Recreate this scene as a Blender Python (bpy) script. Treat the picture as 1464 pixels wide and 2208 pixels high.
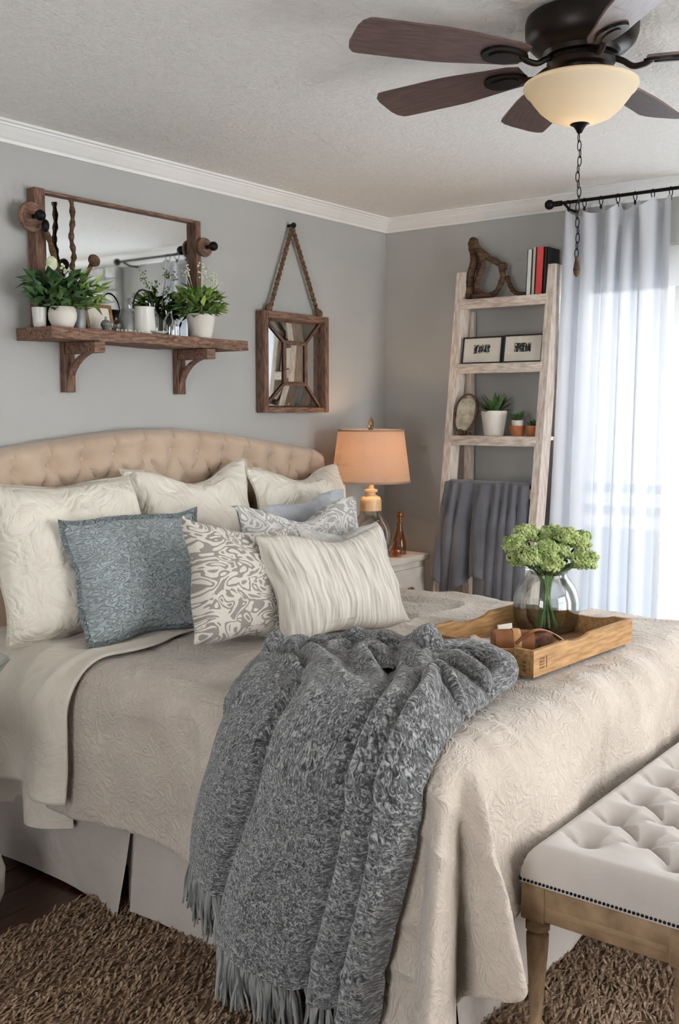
import bpy, bmesh, math, random
import numpy as np
from mathutils import Vector, Matrix, Euler

for o in list(bpy.data.objects):
    bpy.data.objects.remove(o, do_unlink=True)
SC = bpy.context.scene
COL = SC.collection
R = math.radians
random.seed(7)
RNG = np.random.RandomState(7)

# ------------------------------------------------------------------ camera
cam_d = bpy.data.cameras.new('camera')
cam = bpy.data.objects.new('camera', cam_d)
COL.objects.link(cam)
cam.location = (-4.465, -3.125, 1.52)
cam.rotation_euler = (R(90 - 5.63), R(0.0), R(37.52 - 90))
cam_d.sensor_fit = 'HORIZONTAL'
cam_d.sensor_width = 36
cam_d.lens = 36 * 2211.6 / 1464
cam_d.clip_start = 0.05
SC.camera = cam

# ------------------------------------------------------------------ world (bright hazy daylight)
W = bpy.data.worlds.new('daylight')
SC.world = W
W.use_nodes = True
bg = W.node_tree.nodes['Background']
bg.inputs['Color'].default_value = (0.96, 0.98, 1.0, 1)
bg.inputs['Strength'].default_value = 5.0


def portal(loc, rot, sx, sy):
    l = bpy.data.lights.new('window_portal', 'AREA')
    l.shape = 'RECTANGLE'
    l.size = sx
    l.size_y = sy
    l.cycles.is_portal = True
    o = bpy.data.objects.new('window_portal', l)
    COL.objects.link(o)
    o.location = loc
    o.rotation_euler = rot


portal((0.13, -1.54, 1.15), (0, R(90), 0), 2.25, 1.02)          # faces -x
portal((-1.6, -5.14, 1.35), (R(90), 0, 0), 2.0, 1.9)            # added unseen rear window, faces +y
portal((-6.06, -2.45, 1.35), (0, R(-90), 0), 1.9, 1.0)           # added unseen opening in the left wall for fill, faces +x
portal((0.13, -4.15, 1.35), (0, R(90), 0), 1.9, 1.3)            # unseen second window in the right wall, faces -x

SC.view_settings.view_transform = 'Standard'
SC.view_settings.look = 'None'
SC.view_settings.gamma = 1
SC.view_settings.use_curve_mapping = False
SC.view_settings.exposure = 1.2
cy_ = SC.cycles
cy_.max_bounces = 8
cy_.diffuse_bounces = 3
cy_.glossy_bounces = 4
cy_.transmission_bounces = 8
cy_.transparent_max_bounces = 8
cy_.caustics_reflective = False
cy_.caustics_refractive = False
cy_.sample_clamp_indirect = 6
cy_.use_adaptive_sampling = True
cy_.adaptive_threshold = 0.1
cy_.adaptive_min_samples = 12


# ================================================================== helpers
def lin(c):
    return tuple(((v / 255) / 12.92 if v / 255 <= 0.04045 else ((v / 255 + 0.055) / 1.055) ** 2.4) for v in c) + (1,)


_T = np.random.RandomState(3).rand(8, 256, 256)


def vn(x, y, seed=0):
    T = _T[seed % 8]
    x = np.asarray(x, float) + 37.3 * seed
    y = np.asarray(y, float) + 11.7 * seed
    xi = np.floor(x).astype(int)
    yi = np.floor(y).astype(int)
    fx = x - xi
    fy = y - yi
    fx = fx * fx * fx * (fx * (fx * 6 - 15) + 10)
    fy = fy * fy * fy * (fy * (fy * 6 - 15) + 10)
    a = T[xi % 256, yi % 256]
    b = T[(xi + 1) % 256, yi % 256]
    c = T[xi % 256, (yi + 1) % 256]
    d = T[(xi + 1) % 256, (yi + 1) % 256]
    return (a * (1 - fx) + b * fx) * (1 - fy) + (c * (1 - fx) + d * fx) * fy - 0.5


def fbm(x, y, seed=0, o=3):
    s = 0
    a = 1.0
    for i in range(o):
        s = s + a * vn(x * 2 ** i, y * 2 ** i, seed + i)
        a *= 0.5
    return s


def ridge(x, y, seed=0):
    n = np.abs(vn(x, y, seed)) * 2
    return 1 - np.clip(n * 2.2, 0, 1)


def sm(a, b, x):
    t = np.clip((np.asarray(x, float) - a) / (b - a), 0, 1)
    return t * t * (3 - 2 * t)


# ---- mesh makers: each returns (verts list/array, faces list[, uv per vertex])
def grid(nu, nv, fn):
    u = np.linspace(0, 1, nu)
    v = np.linspace(0, 1, nv)
    U, Vv = np.meshgrid(u, v, indexing='ij')
    P = np.stack(fn(U, Vv), -1).reshape(-1, 3)
    i = np.arange(nu * nv).reshape(nu, nv)
    F = np.stack([i[:-1, :-1], i[1:, :-1], i[1:, 1:], i[:-1, 1:]], -1).reshape(-1, 4)
    UV = np.stack([U, Vv], -1).reshape(-1, 2)
    return P, F, UV


def box(c, s, bev=0.0, seg=2):
    bm = bmesh.new()
    bmesh.ops.create_cube(bm, size=1)
    for v in bm.verts:
        v.co = Vector((v.co.x * s[0], v.co.y * s[1], v.co.z * s[2]))
    if bev > 0:
        bmesh.ops.bevel(bm, geom=bm.edges[:], offset=bev, segments=seg, affect='EDGES', profile=0.5)
    bm.verts.index_update()
    V = [tuple(v.co + Vector(c)) for v in bm.verts]
    F = [[v.index for v in f.verts] for f in bm.faces]
    bm.free()
    return V, F


def box2(a, b, bev=0.0):
    return box([(a[i] + b[i]) / 2 for i in range(3)], [abs(b[i] - a[i]) for i in range(3)], bev)


def lathe(prof, n=32, c=(0, 0, 0), wob=None):
    V, F = [], []
    m = len(prof)
    for j in range(n):
        a = 2 * math.pi * j / n
        for (r, z) in prof:
            rr = r * (1 + (wob(a, z) if wob else 0))
            V.append((c[0] + rr * math.cos(a), c[1] + rr * math.sin(a), c[2] + z))
    for j in range(n):
        k = (j + 1) % n
        for i in range(m - 1):
            F.append((j * m + i, k * m + i, k * m + i + 1, j * m + i + 1))
    return V, F


def tube(path, r, n=8, cap=True, flat=1.0):
    path = [Vector(p) for p in path]
    m = len(path)
    rs = r if isinstance(r, (list, tuple, np.ndarray)) else [r] * m
    V, F = [], []
    up = Vector((0, 0, 1))
    prev = None
    for i, p in enumerate(path):
        t = (path[min(i + 1, m - 1)] - path[max(i - 1, 0)])
        t = t.normalized() if t.length > 1e-9 else Vector((0, 0, 1))
        if prev is None:
            a = t.cross(up)
            if a.length < 0.05:
                a = t.cross(Vector((1, 0, 0)))
        else:
            a = prev - t * prev.dot(t)
            if a.length < 1e-5:
                a = t.cross(up)
        a.normalize()
        prev = a
        b = t.cross(a)
        for j in range(n):
            an = 2 * math.pi * j / n
            V.append(tuple(p + a * math.cos(an) * rs[i] + b * math.sin(an) * rs[i] * flat))
    for i in range(m - 1):
        for j in range(n):
            k = (j + 1) % n
            F.append((i * n + j, i * n + k, (i + 1) * n + k, (i + 1) * n + j))
    if cap:
        F.append(tuple(reversed(range(n))))
        F.append(tuple(range((m - 1) * n, m * n)))
    return V, F


def spline(pts, n=8):
    pts = [Vector(p) for p in pts]
    out = []
    for i in range(len(pts) - 1):
        p0, p1, p2, p3 = pts[max(i - 1, 0)], pts[i], pts[i + 1], pts[min(i + 2, len(pts) - 1)]
        for k in range(n):
            t = k / n
            out.append(0.5 * ((2 * p1) + (p2 - p0) * t + (2 * p0 - 5 * p1 + 4 * p2 - p3) * t * t + (3 * p1 - p0 - 3 * p2 + p3) * t ** 3))
    out.append(pts[-1])
    return out


def prism(outline, d0, d1, ax='y'):
    """outline: 2D list; extruded between d0 and d1 along ax. For ax y: (x,z); ax x: (y,z); ax z: (x,y)."""
    n = len(outline)

    def P(p, d):
        return {'y': (p[0], d, p[1]), 'x': (d, p[0], p[1]), 'z': (p[0], p[1], d)}[ax]
    V = [P(p, d0) for p in outline] + [P(p, d1) for p in outline]
    F = [tuple(range(n)), tuple(reversed(range(n, 2 * n)))]
    for i in range(n):
        k = (i + 1) % n
        F.append((i, i + n, k + n, k))
    return V, F


def ico(c, r, sub=1, sq=(1, 1, 1)):
    bm = bmesh.new()
    bmesh.ops.create_icosphere(bm, subdivisions=sub, radius=1)
    bm.verts.index_update()
    V = [(c[0] + v.co.x * r * sq[0], c[1] + v.co.y * r * sq[1], c[2] + v.co.z * r * sq[2]) for v in bm.verts]
    F = [[v.index for v in f.verts] for f in bm.faces]
    bm.free()
    return V, F


def join(*ms):
    V, F = [], []
    for m in ms:
        o = len(V)
        V.extend([tuple(p) for p in m[0]])
        F.extend([[int(i) + o for i in f] for f in m[1]])
    return V, F


def move(m, d, rz=0.0, s=1.0):
    c, q = math.cos(rz), math.sin(rz)
    V = [((p[0] * c - p[1] * q) * s + d[0], (p[0] * q + p[1] * c) * s + d[1], p[2] * s + d[2]) for p in m[0]]
    return V, m[1]


def xf(m, mat):
    return [tuple(mat @ Vector(p)) for p in m[0]], m[1]


def mesh(name, m, smooth=True, fix=True):
    V, F = m[0], m[1]
    me = bpy.data.meshes.new(name)
    me.from_pydata([tuple(map(float, p)) for p in V], [], [tuple(int(i) for i in f) for f in F])
    if len(m) > 2:
        uv = me.uv_layers.new(name='UVMap')
        li = np.empty(len(me.loops), dtype=np.int32)
        me.loops.foreach_get('vertex_index', li)
        uv.data.foreach_set('uv', np.asarray(m[2])[li].astype(np.float32).ravel())
    if fix:
        bm = bmesh.new()
        bm.from_mesh(me)
        bmesh.ops.recalc_face_normals(bm, faces=bm.faces)
        bm.to_mesh(me)
        bm.free()
    if smooth:
        me.polygons.foreach_set('use_smooth', [True] * len(me.polygons))
        try:
            me.set_sharp_from_angle(angle=R(38))
        except Exception:
            pass
    me.update()
    return me


def obj(name, m, mat, parent=None, smooth=True, loc=None, label=None, kind=None, fix=True):
    me = m if isinstance(m, bpy.types.Mesh) else mesh(name, m, smooth, fix)
    if mat is not None and len(me.materials) == 0:
        me.materials.append(mat)
    o = bpy.data.objects.new(name, me)
    COL.objects.link(o)
    if parent:
        o.parent = parent
    if loc:
        o.location = loc
    if label:
        o['label'] = label
    if kind:
        o['kind'] = kind
    return o


def thing(name, label, cat, loc=(0, 0, 0), rot=(0, 0, 0), group=None):
    o = bpy.data.objects.new(name, None)
    o.empty_display_size = 0.05
    COL.objects.link(o)
    o.location = loc
    o.rotation_euler = rot
    tag(o, label, cat, group)
    return o


def tag(o, label, cat, group=None):
    o['label'] = label
    o['category'] = cat
    if group:
        o['group'] = group
    return o


def wpart(name, m, mat, root, **k):
    """part given in world coordinates for an unrotated root"""
    l = Vector(root.location)
    q = root.parent
    while q is not None:
        l = l + Vector(q.location)
        q = q.parent
    m2 = (np.asarray(m[0], float) - np.array(l[:]), m[1]) + tuple(m[2:])
    return obj(name, m2, mat, root, **k)


def struct(name, m, mat, smooth=False, label=None):
    o = obj(name, m, mat, smooth=smooth)
    o['kind'] = 'structure'
    if label:
        o['label'] = label
    return o


# ================================================================== materials
def newmat(name):
    m = bpy.data.materials.new(name)
    m.use_nodes = True
    nt = m.node_tree
    return m, nt, nt.nodes['Principled BSDF']


def N(nt, t, **k):
    n = nt.nodes.new(t)
    for a, b in k.items():
        if a.startswith('i_'):
            n.inputs[a[2:].replace('_', ' ')].default_value = b
        else:
            setattr(n, a, b)
    return n


def coords(nt, space='Object', scale=(1, 1, 1), rot=(0, 0, 0)):
    tc = N(nt, 'ShaderNodeTexCoord')
    mp = N(nt, 'ShaderNodeMapping')
    mp.inputs['Scale'].default_value = scale
    mp.inputs['Rotation'].default_value = rot
    nt.links.new(tc.outputs[space], mp.inputs['Vector'])
    return mp.outputs['Vector']


def ramp(nt, fac, stops):
    r = N(nt, 'ShaderNodeValToRGB')
    el = r.color_ramp.elements
    while len(el) < len(stops):
        el.new(0.5)
    for e, (p, c) in zip(el, stops):
        e.position = p
        e.color = c
    nt.links.new(fac, r.inputs['Fac'])
    return r.outputs['Color']


def bumpn(nt, b, height, strength, dist=0.01, prev=None):
    bp = N(nt, 'ShaderNodeBump')
    bp.inputs['Strength'].default_value = strength
    bp.inputs['Distance'].default_value = dist
    nt.links.new(height, bp.inputs['Height'])
    if prev is not None:
        nt.links.new(prev, bp.inputs['Normal'])
    nt.links.new(bp.outputs['Normal'], b.inputs['Normal'])
    return bp.outputs['Normal']


def M(name, c1, c2=None, rough=0.6, scale=8, stretch=(1, 1, 1), detail=5, pos=(0.35, 0.7), bump=0.0, bscale=None,
      bdist=0.004, metal=0.0, sheen=0.0, space='Object', rand=0.0, dist=0.0, spec=0.5, rot=(0, 0, 0)):
    m, nt, b = newmat(name)
    b.inputs['Roughness'].default_value = rough
    b.inputs['Metallic'].default_value = metal
    b.inputs['Specular IOR Level'].default_value = spec
    if sheen:
        b.inputs['Sheen Weight'].default_value = sheen
        b.inputs['Sheen Roughness'].default_value = 0.5
    vec = coords(nt, space, stretch, rot)
    n = N(nt, 'ShaderNodeTexNoise')
    n.inputs['Scale'].default_value = scale
    n.inputs['Detail'].default_value = detail
    n.inputs['Distortion'].default_value = dist
    nt.links.new(vec, n.inputs['Vector'])
    if c2 is None:
        b.inputs['Base Color'].default_value = lin(c1)
        col = None
    else:
        col = ramp(nt, n.outputs['Fac'], [(pos[0], lin(c1)), (pos[1], lin(c2))])
        if rand:
            oi = N(nt, 'ShaderNodeObjectInfo')
            hs = N(nt, 'ShaderNodeHueSaturation')
            mr = N(nt, 'ShaderNodeMapRange')
            mr.inputs['To Min'].default_value = 1 - rand
            mr.inputs['To Max'].default_value = 1 + rand
            nt.links.new(oi.outputs['Random'], mr.inputs['Value'])
            nt.links.new(mr.outputs['Result'], hs.inputs['Value'])
            nt.links.new(col, hs.inputs['Color'])
            col = hs.outputs['Color']
        nt.links.new(col, b.inputs['Base Color'])
    if bump:
        n2 = n
        if bscale:
            n2 = N(nt, 'ShaderNodeTexNoise')
            n2.inputs['Scale'].default_value = bscale
            n2.inputs['Detail'].default_value = 4
            nt.links.new(vec, n2.inputs['Vector'])
        bumpn(nt, b, n2.outputs['Fac'], bump, bdist)
    return m


def math_node(nt, op, a, b=None, c=None):
    n = N(nt, 'ShaderNodeMath', operation=op)
    for i, v in enumerate((a, b, c)):
        if v is None:
            continue
        if isinstance(v, (int, float)):
            n.inputs[i].default_value = v
        else:
            nt.links.new(v, n.inputs[i])
    return n.outputs[0]


def weave(nt, space='UV', sc=300):
    vec = coords(nt, space, (1, 1, 1))
    w1 = N(nt, 'ShaderNodeTexWave', bands_direction='X')
    w1.inputs['Scale'].default_value = sc
    w1.inputs['Distortion'].default_value = 1.5
    w1.inputs['Detail Scale'].default_value = 3
    w2 = N(nt, 'ShaderNodeTexWave', bands_direction='Y')
    w2.inputs['Scale'].default_value = sc
    w2.inputs['Distortion'].default_value = 1.5
    for w in (w1, w2):
        nt.links.new(vec, w.inputs['Vector'])
    return math_node(nt, 'MAXIMUM', w1.outputs['Fac'], w2.outputs['Fac'])


def fabric(name, c1, c2, rough=0.85, scale=6, crinkle=0.0, cscale=14, cstretch=(1, 1, 1), cdist=0.012, fine=0.15, sheen=0.3, space='Object', warp=1.2):
    """cloth: slight tone variation, crinkle relief (warped noise creases) and a fine thread bump"""
    m, nt, b = newmat(name)
    b.inputs['Roughness'].default_value = rough
    b.inputs['Sheen Weight'].default_value = sheen
    b.inputs['Specular IOR Level'].default_value = 0.25
    vec = coords(nt, space)
    n = N(nt, 'ShaderNodeTexNoise', i_Scale=scale, i_Detail=4.0)
    nt.links.new(vec, n.inputs['Vector'])
    col = ramp(nt, n.outputs['Fac'], [(0.3, lin(c1)), (0.7, lin(c2))])
    nt.links.new(col, b.inputs['Base Color'])
    f = N(nt, 'ShaderNodeTexNoise', i_Scale=420.0, i_Detail=2.0)
    nt.links.new(vec, f.inputs['Vector'])
    prev = bumpn(nt, b, f.outputs['Fac'], fine, 0.002)
    if crinkle:
        v2 = coords(nt, space, cstretch)
        k = N(nt, 'ShaderNodeTexNoise', i_Scale=cscale, i_Detail=3.0, i_Distortion=warp)
        nt.links.new(v2, k.inputs['Vector'])
        a = math_node(nt, 'ABSOLUTE', math_node(nt, 'SUBTRACT', k.outputs['Fac'], 0.5))
        a = math_node(nt, 'MINIMUM', math_node(nt, 'MULTIPLY', a, 7.0), 1.0)
        bumpn(nt, b, a, crinkle, cdist, prev)
    return m


MAT = {}
MAT['wall'] = M('wall_paint', (173, 172, 168), (177, 176, 172), rough=0.75, scale=3, bump=0.12, bscale=160, bdist=0.002)
MAT['ceiling'] = M('ceiling_texture', (236, 233, 228), (241, 238, 233), rough=0.9, scale=30, bump=0.55, bscale=75, bdist=0.006)
MAT['trim'] = M('white_trim', (232, 230, 226), (238, 236, 232), rough=0.45, scale=4)
MAT['plank'] = M('dark_floor_wood', (38, 20, 12), (74, 42, 26), rough=0.32, scale=5, stretch=(1.5, 22, 8), rand=0.25, bump=0.1, bdist=0.002)
MAT['barn'] = M('reclaimed_wood', (70, 46, 36), (158, 122, 100), rough=0.8, scale=7, stretch=(3, 20, 20), bump=0.5, bdist=0.004, detail=8, pos=(0.3, 0.75))
MAT['barnv'] = M('reclaimed_wood_upright', (64, 42, 33), (146, 110, 90), rough=0.8, scale=7, stretch=(20, 20, 3), bump=0.5, bdist=0.004, detail=8, pos=(0.3, 0.75))
MAT['blade'] = M('fan_blade_wood', (82, 64, 62), (108, 86, 82), rough=0.38, scale=5, stretch=(3, 26, 3), detail=7)
MAT['bronze'] = M('dark_bronze', (16, 14, 13), (44, 34, 28), rough=0.42, scale=9, metal=0.65, detail=6)
MAT['iron'] = M('black_iron', (14, 13, 13), (26, 24, 23), rough=0.5, scale=12, metal=0.6)
MAT['oak'] = M('tray_wood', (150, 110, 66), (196, 154, 104), rough=0.55, scale=4, stretch=(3, 22, 22), detail=7, bump=0.15, bdist=0.002)
MAT['oak_floor'] = M('tray_bottom_wood', (120, 82, 50), (168, 124, 82), rough=0.6, scale=4, stretch=(3, 22, 22), detail=7)
MAT['white_wash'] = M('whitewashed_wood', (176, 156, 140), (218, 206, 194), rough=0.8, scale=9, stretch=(10, 2, 10), detail=9, pos=(0.3, 0.6), bump=0.35, bdist=0.003)
MAT['white_wash_v'] = M('whitewashed_wood_upright', (178, 158, 142), (218, 206, 194), rough=0.8, scale=9, stretch=(10, 10, 1.5), detail=9, pos=(0.28, 0.6), bump=0.35, bdist=0.003)
MAT['bench_wood'] = M('driftwood_oak', (118, 94, 68), (154, 128, 98), rough=0.65, scale=6, stretch=(14, 3, 3), detail=8, bump=0.25, bdist=0.003)
MAT['ns_paint'] = M('antique_white_paint', (196, 186, 176), (216, 208, 198), rough=0.55, scale=7, detail=6)
MAT['drift'] = M('driftwood', (52, 36, 26), (112, 82, 56), rough=0.85, scale=20, stretch=(1, 1, 4), detail=8, bump=0.6, bdist=0.004)
MAT['clay_white'] = M('white_clay_pot', (216, 208, 196), (228, 222, 212), rough=0.6, scale=10)
MAT['terracotta'] = M('terracotta', (164, 98, 58), (190, 122, 78), rough=0.8, scale=18, bump=0.1)
MAT['soil'] = M('potting_soil', (36, 28, 22), (66, 52, 40), rough=0.95, scale=60, bump=0.8)
MAT['leaf'] = M('green_leaf', (74, 112, 42), (164, 188, 92), rough=0.5, scale=25, detail=3)
MAT['leaf_dark'] = M('dark_green_leaf', (36, 70, 40), (104, 140, 84), rough=0.45, scale=25, detail=3)
MAT['succ'] = M('succulent_leaf', (44, 76, 40), (96, 132, 66), rough=0.45, scale=20, detail=3)
MAT['bud'] = M('pale_flower_bud', (196, 204, 160), (232, 232, 212), rough=0.7, scale=30)
MAT['bloom'] = M('green_hydrangea', (112, 138, 60), (196, 206, 144), rough=0.7, scale=34, detail=4, pos=(0.3, 0.68))
MAT['stem'] = M('flower_stem', (66, 94, 46), (110, 138, 74), rough=0.5, scale=20)
MAT['brass'] = M('aged_brass', (142, 108, 56), (190, 152, 92), rough=0.32, scale=12, metal=0.85)
MAT['leather'] = M('tan_leather', (112, 66, 34), (168, 110, 66), rough=0.5, scale=12, detail=6, bump=0.25, bdist=0.002)
MAT['rough_brown'] = M('rough_brown_fill', (62, 36, 24), (116, 74, 50), rough=0.9, scale=45, bump=0.9, bdist=0.01)
MAT['paper'] = M('cream_paper', (206, 198, 184), (222, 214, 202), rough=0.8, scale=8)
MAT['cream_page'] = M('book_pages', (214, 206, 190), (226, 220, 206), rough=0.9, scale=40, stretch=(60, 1, 1))
MAT['red'] = M('red_book_cloth', (196, 62, 62), (222, 86, 84), rough=0.6, scale=10)
MAT['book_white'] = M('white_book_cover', (206, 208, 204), (220, 220, 216), rough=0.55, scale=9)
MAT['book_cream'] = M('cream_book_cover', (190, 180, 164), (206, 196, 182), rough=0.6, scale=9)
MAT['black'] = M('black_paint', (20, 19, 18), (32, 30, 29), rough=0.5, scale=10)
MAT['amber'] = None
MAT['enamel'] = M('white_enamel', (208, 206, 198), (222, 220, 212), rough=0.3, scale=6)
MAT['galv'] = M('galvanised_metal', (120, 122, 120), (168, 170, 166), rough=0.45, scale=14, metal=0.5)
MAT['rope'] = M('jute_rope', (74, 52, 38), (128, 98, 72), rough=0.9, scale=80, bump=0.7)
MAT['brick'] = M('whitewashed_brick', (168, 168, 164), (206, 206, 202), rough=0.85, scale=14, detail=6, bump=0.4, rand=0.12)
MAT['mortar'] = M('pale_mortar', (186, 186, 182), (198, 198, 194), rough=0.9, scale=30)
MAT['patio'] = M('patio_stone', (168, 180, 192), (190, 200, 208), rough=0.8, scale=3)
MAT['fence'] = M('white_fence', (222, 226, 230), (232, 236, 240), rough=0.7, scale=3)
MAT['dark_table'] = M('black_table_paint', (16, 18, 22), (30, 31, 34), rough=0.45, scale=8)
# textiles
MAT['linen'] = fabric('beige_linen', (188, 164, 142), (198, 176, 154), fine=0.3)
MAT['sham'] = fabric('cream_sateen', (226, 218, 203), (234, 227, 213), rough=0.55, crinkle=0.45, cscale=7, cdist=0.016, sheen=0.2)
MAT['duvet'] = fabric('cream_matelasse', (186, 173, 160), (199, 187, 174), rough=0.8, crinkle=0.42, cscale=17, cdist=0.010, warp=2.2)
MAT['sheet'] = fabric('white_cotton_sheet', (206, 195, 181), (216, 206, 192), crinkle=0.2, cscale=6, cdist=0.012)
MAT['skirt'] = fabric('bed_skirt_cotton', (176, 166, 158), (186, 176, 168), crinkle=0.12, cscale=4, cdist=0.015)
MAT['bench_fab'] = fabric('pale_grey_linen', (176, 167, 160), (185, 177, 170), fine=0.25)
MAT['towel'] = fabric('slate_grey_cotton', (96, 96, 102), (112, 112, 118), crinkle=0.1, cscale=8)
MAT['lace'] = fabric('white_grey_lace', (190, 187, 182), (214, 211, 206), rough=0.8, scale=26, crinkle=0.45, cscale=22, cdist=0.01, warp=3)
MAT['greypil'] = fabric('soft_grey_cotton', (170, 174, 180), (184, 188, 192), crinkle=0.25, cscale=9)


def glass_mat(name, col, rough=0.0, ior=1.45):
    m, nt, b = newmat(name)
    b.inputs['Base Color'].default_value = col
    b.inputs['Roughness'].default_value = rough
    b.inputs['IOR'].default_value = ior
    b.inputs['Transmission Weight'].default_value = 1.0
    return m


def thin_glass(name, tint, edge, gloss=.10):
    """thin-walled blown glass: tinted see-through, stronger tint and gloss towards the rim of the form"""
    m, nt, b = newmat(name)
    out = nt.nodes['Material Output']
    lw = N(nt, 'ShaderNodeLayerWeight')
    lw.inputs['Blend'].default_value = .35
    c = ramp(nt, lw.outputs['Facing'], [(.5, tint), (1.0, edge)])
    tr = N(nt, 'ShaderNodeBsdfTransparent')
    nt.links.new(c, tr.inputs['Color'])
    gl = N(nt, 'ShaderNodeBsdfGlossy')
    gl.inputs['Roughness'].default_value = .03
    f = math_node(nt, 'MULTIPLY_ADD', lw.outputs['Fresnel'], .55, gloss * .15)
    mx = N(nt, 'ShaderNodeMixShader')
    nt.links.new(f, mx.inputs['Fac'])
    nt.links.new(tr.outputs[0], mx.inputs[1])
    nt.links.new(gl.outputs[0], mx.inputs[2])
    nt.links.new(mx.outputs[0], out.inputs['Surface'])
    return m


MAT['glass'] = thin_glass('clear_glass', (.98, .995, .99, 1), (.66, .74, .73, 1))
MAT['lamp_glass'] = thin_glass('lamp_glass', (.97, .95, .92, 1), (.72, .66, .58, 1), .2)
MAT['water'] = thin_glass('water', (.97, .985, .98, 1), (.88, .92, .91, 1), .02)
MAT['amber'] = thin_glass('amber_glass', (.84, .52, .22, 1), (.42, .18, .05, 1), .2)


def pane_mat(name):
    m, nt, b = newmat(name)
    out = nt.nodes['Material Output']
    tr = N(nt, 'ShaderNodeBsdfTransparent')
    gl = N(nt, 'ShaderNodeBsdfGlossy')
    gl.inputs['Roughness'].default_value = 0.02
    mx = N(nt, 'ShaderNodeMixShader')
    mx.inputs['Fac'].default_value = 0.06
    nt.links.new(tr.outputs[0], mx.inputs[1])
    nt.links.new(gl.outputs[0], mx.inputs[2])
    nt.links.new(mx.outputs[0], out.inputs['Surface'])
    return m


MAT['pane'] = pane_mat('window_glass')


def mirror_mat():
    m, nt, b = newmat('mirror_silver')
    b.inputs['Base Color'].default_value = (0.90, 0.93, 0.93, 1)
    b.inputs['Metallic'].default_value = 1
    b.inputs['Roughness'].default_value = 0.03
    return m


MAT['mirror'] = mirror_mat()


def sheer_mat():
    m, nt, b = newmat('sheer_white_voile')
    out = nt.nodes['Material Output']
    d = N(nt, 'ShaderNodeBsdfDiffuse')
    d.inputs['Color'].default_value = (0.62, 0.63, 0.66, 1)
    t = N(nt, 'ShaderNodeBsdfTranslucent')
    t.inputs['Color'].default_value = (0.55, 0.58, 0.63, 1)
    tr = N(nt, 'ShaderNodeBsdfTransparent')
    m1 = N(nt, 'ShaderNodeMixShader')
    m1.inputs['Fac'].default_value = 0.16
    m2 = N(nt, 'ShaderNodeMixShader')
    m2.inputs['Fac'].default_value = 0.03
    nt.links.new(d.outputs[0], m1.inputs[1])
    nt.links.new(t.outputs[0], m1.inputs[2])
    nt.links.new(m1.outputs[0], m2.inputs[1])
    nt.links.new(tr.outputs[0], m2.inputs[2])
    nt.links.new(m2.outputs[0], out.inputs['Surface'])
    return m


MAT['sheer'] = sheer_mat()


def shade_mat(name, col, trans, fine=True):
    m, nt, b = newmat(name)
    out = nt.nodes['Material Output']
    d = N(nt, 'ShaderNodeBsdfDiffuse')
    d.inputs['Color'].default_value = col
    t = N(nt, 'ShaderNodeBsdfTranslucent')
    t.inputs['Color'].default_value = trans
    if fine:
        v = coords(nt, 'Object', (1, 1, 1))
        n = N(nt, 'ShaderNodeTexNoise', i_Scale=160.0, i_Detail=3.0)
        nt.links.new(v, n.inputs['Vector'])
        c = ramp(nt, n.outputs['Fac'], [(0.3, tuple(x * 0.82 for x in trans[:3]) + (1,)), (0.7, trans)])
        nt.links.new(c, t.inputs['Color'])
    mx = N(nt, 'ShaderNodeMixShader')
    mx.inputs['Fac'].default_value = 0.5
    nt.links.new(d.outputs[0], mx.inputs[1])
    nt.links.new(t.outputs[0], mx.inputs[2])
    nt.links.new(mx.outputs[0], out.inputs['Surface'])
    return m


MAT['shade'] = shade_mat('linen_lamp_shade', lin((210, 184, 162)), lin((168, 138, 114)))
MAT['bowl'] = shade_mat('alabaster_glass', lin((228, 220, 202)), lin((238, 224, 198)), False)


def throw_mat():
    m, nt, b = newmat('shaggy_grey_wool')
    b.inputs['Roughness'].default_value = 0.95
    b.inputs['Sheen Weight'].default_value = 0.5
    b.inputs['Specular IOR Level'].default_value = 0.1
    v = coords(nt, 'UV', (52, 85, 1))
    n = N(nt, 'ShaderNodeTexNoise', i_Scale=1.6, i_Detail=3.0, i_Distortion=1.6)
    nt.links.new(v, n.inputs['Vector'])
    col = ramp(nt, n.outputs['Fac'], [(0.34, lin((44, 45, 46))), (0.5, lin((98, 99, 100))), (0.66, lin((178, 178, 177)))])
    nt.links.new(col, b.inputs['Base Color'])
    bumpn(nt, b, n.outputs['Fac'], 0.9, 0.012)
    return m


MAT['throw'] = throw_mat()
MAT['tassel'] = M('grey_wool_fringe', (84, 85, 85), (160, 160, 158), rough=0.95, scale=60, stretch=(1, 1, 0.2), bump=0.6)


def scroll_mat(name, ground, fig, sc, width=0.5):
    m, nt, b = newmat(name)
    b.inputs['Roughness'].default_value = 0.85
    b.inputs['Sheen Weight'].default_value = 0.2
    v = coords(nt, 'UV')
    n = N(nt, 'ShaderNodeTexNoise', i_Scale=sc, i_Detail=0.6, i_Distortion=2.6)
    nt.links.new(v, n.inputs['Vector'])
    s = math_node(nt, 'SINE', math_node(nt, 'MULTIPLY', n.outputs['Fac'], 34.0))
    f = math_node(nt, 'MULTIPLY_ADD', s, 0.5, 0.5)
    n2 = N(nt, 'ShaderNodeTexNoise', i_Scale=sc * 3.2, i_Detail=1.0, i_Distortion=1.0)
    nt.links.new(v, n2.inputs['Vector'])
    f2 = math_node(nt, 'MULTIPLY_ADD', n2.outputs['Fac'], 0.9, f)
    col = ramp(nt, f2, [(width + 0.40, lin(ground)), (width + 0.52, lin(fig))])
    nt.links.new(col, b.inputs['Base Color'])
    bumpn(nt, b, f2, 0.12, 0.004)
    return m


MAT['scroll'] = scroll_mat('scroll_print_linen', (142, 136, 128), (206, 199, 188), 4.4, 0.42)
MAT['scroll2'] = scroll_mat('pale_scroll_print', (160, 158, 155), (210, 206, 200), 5.0, 0.45)


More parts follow.
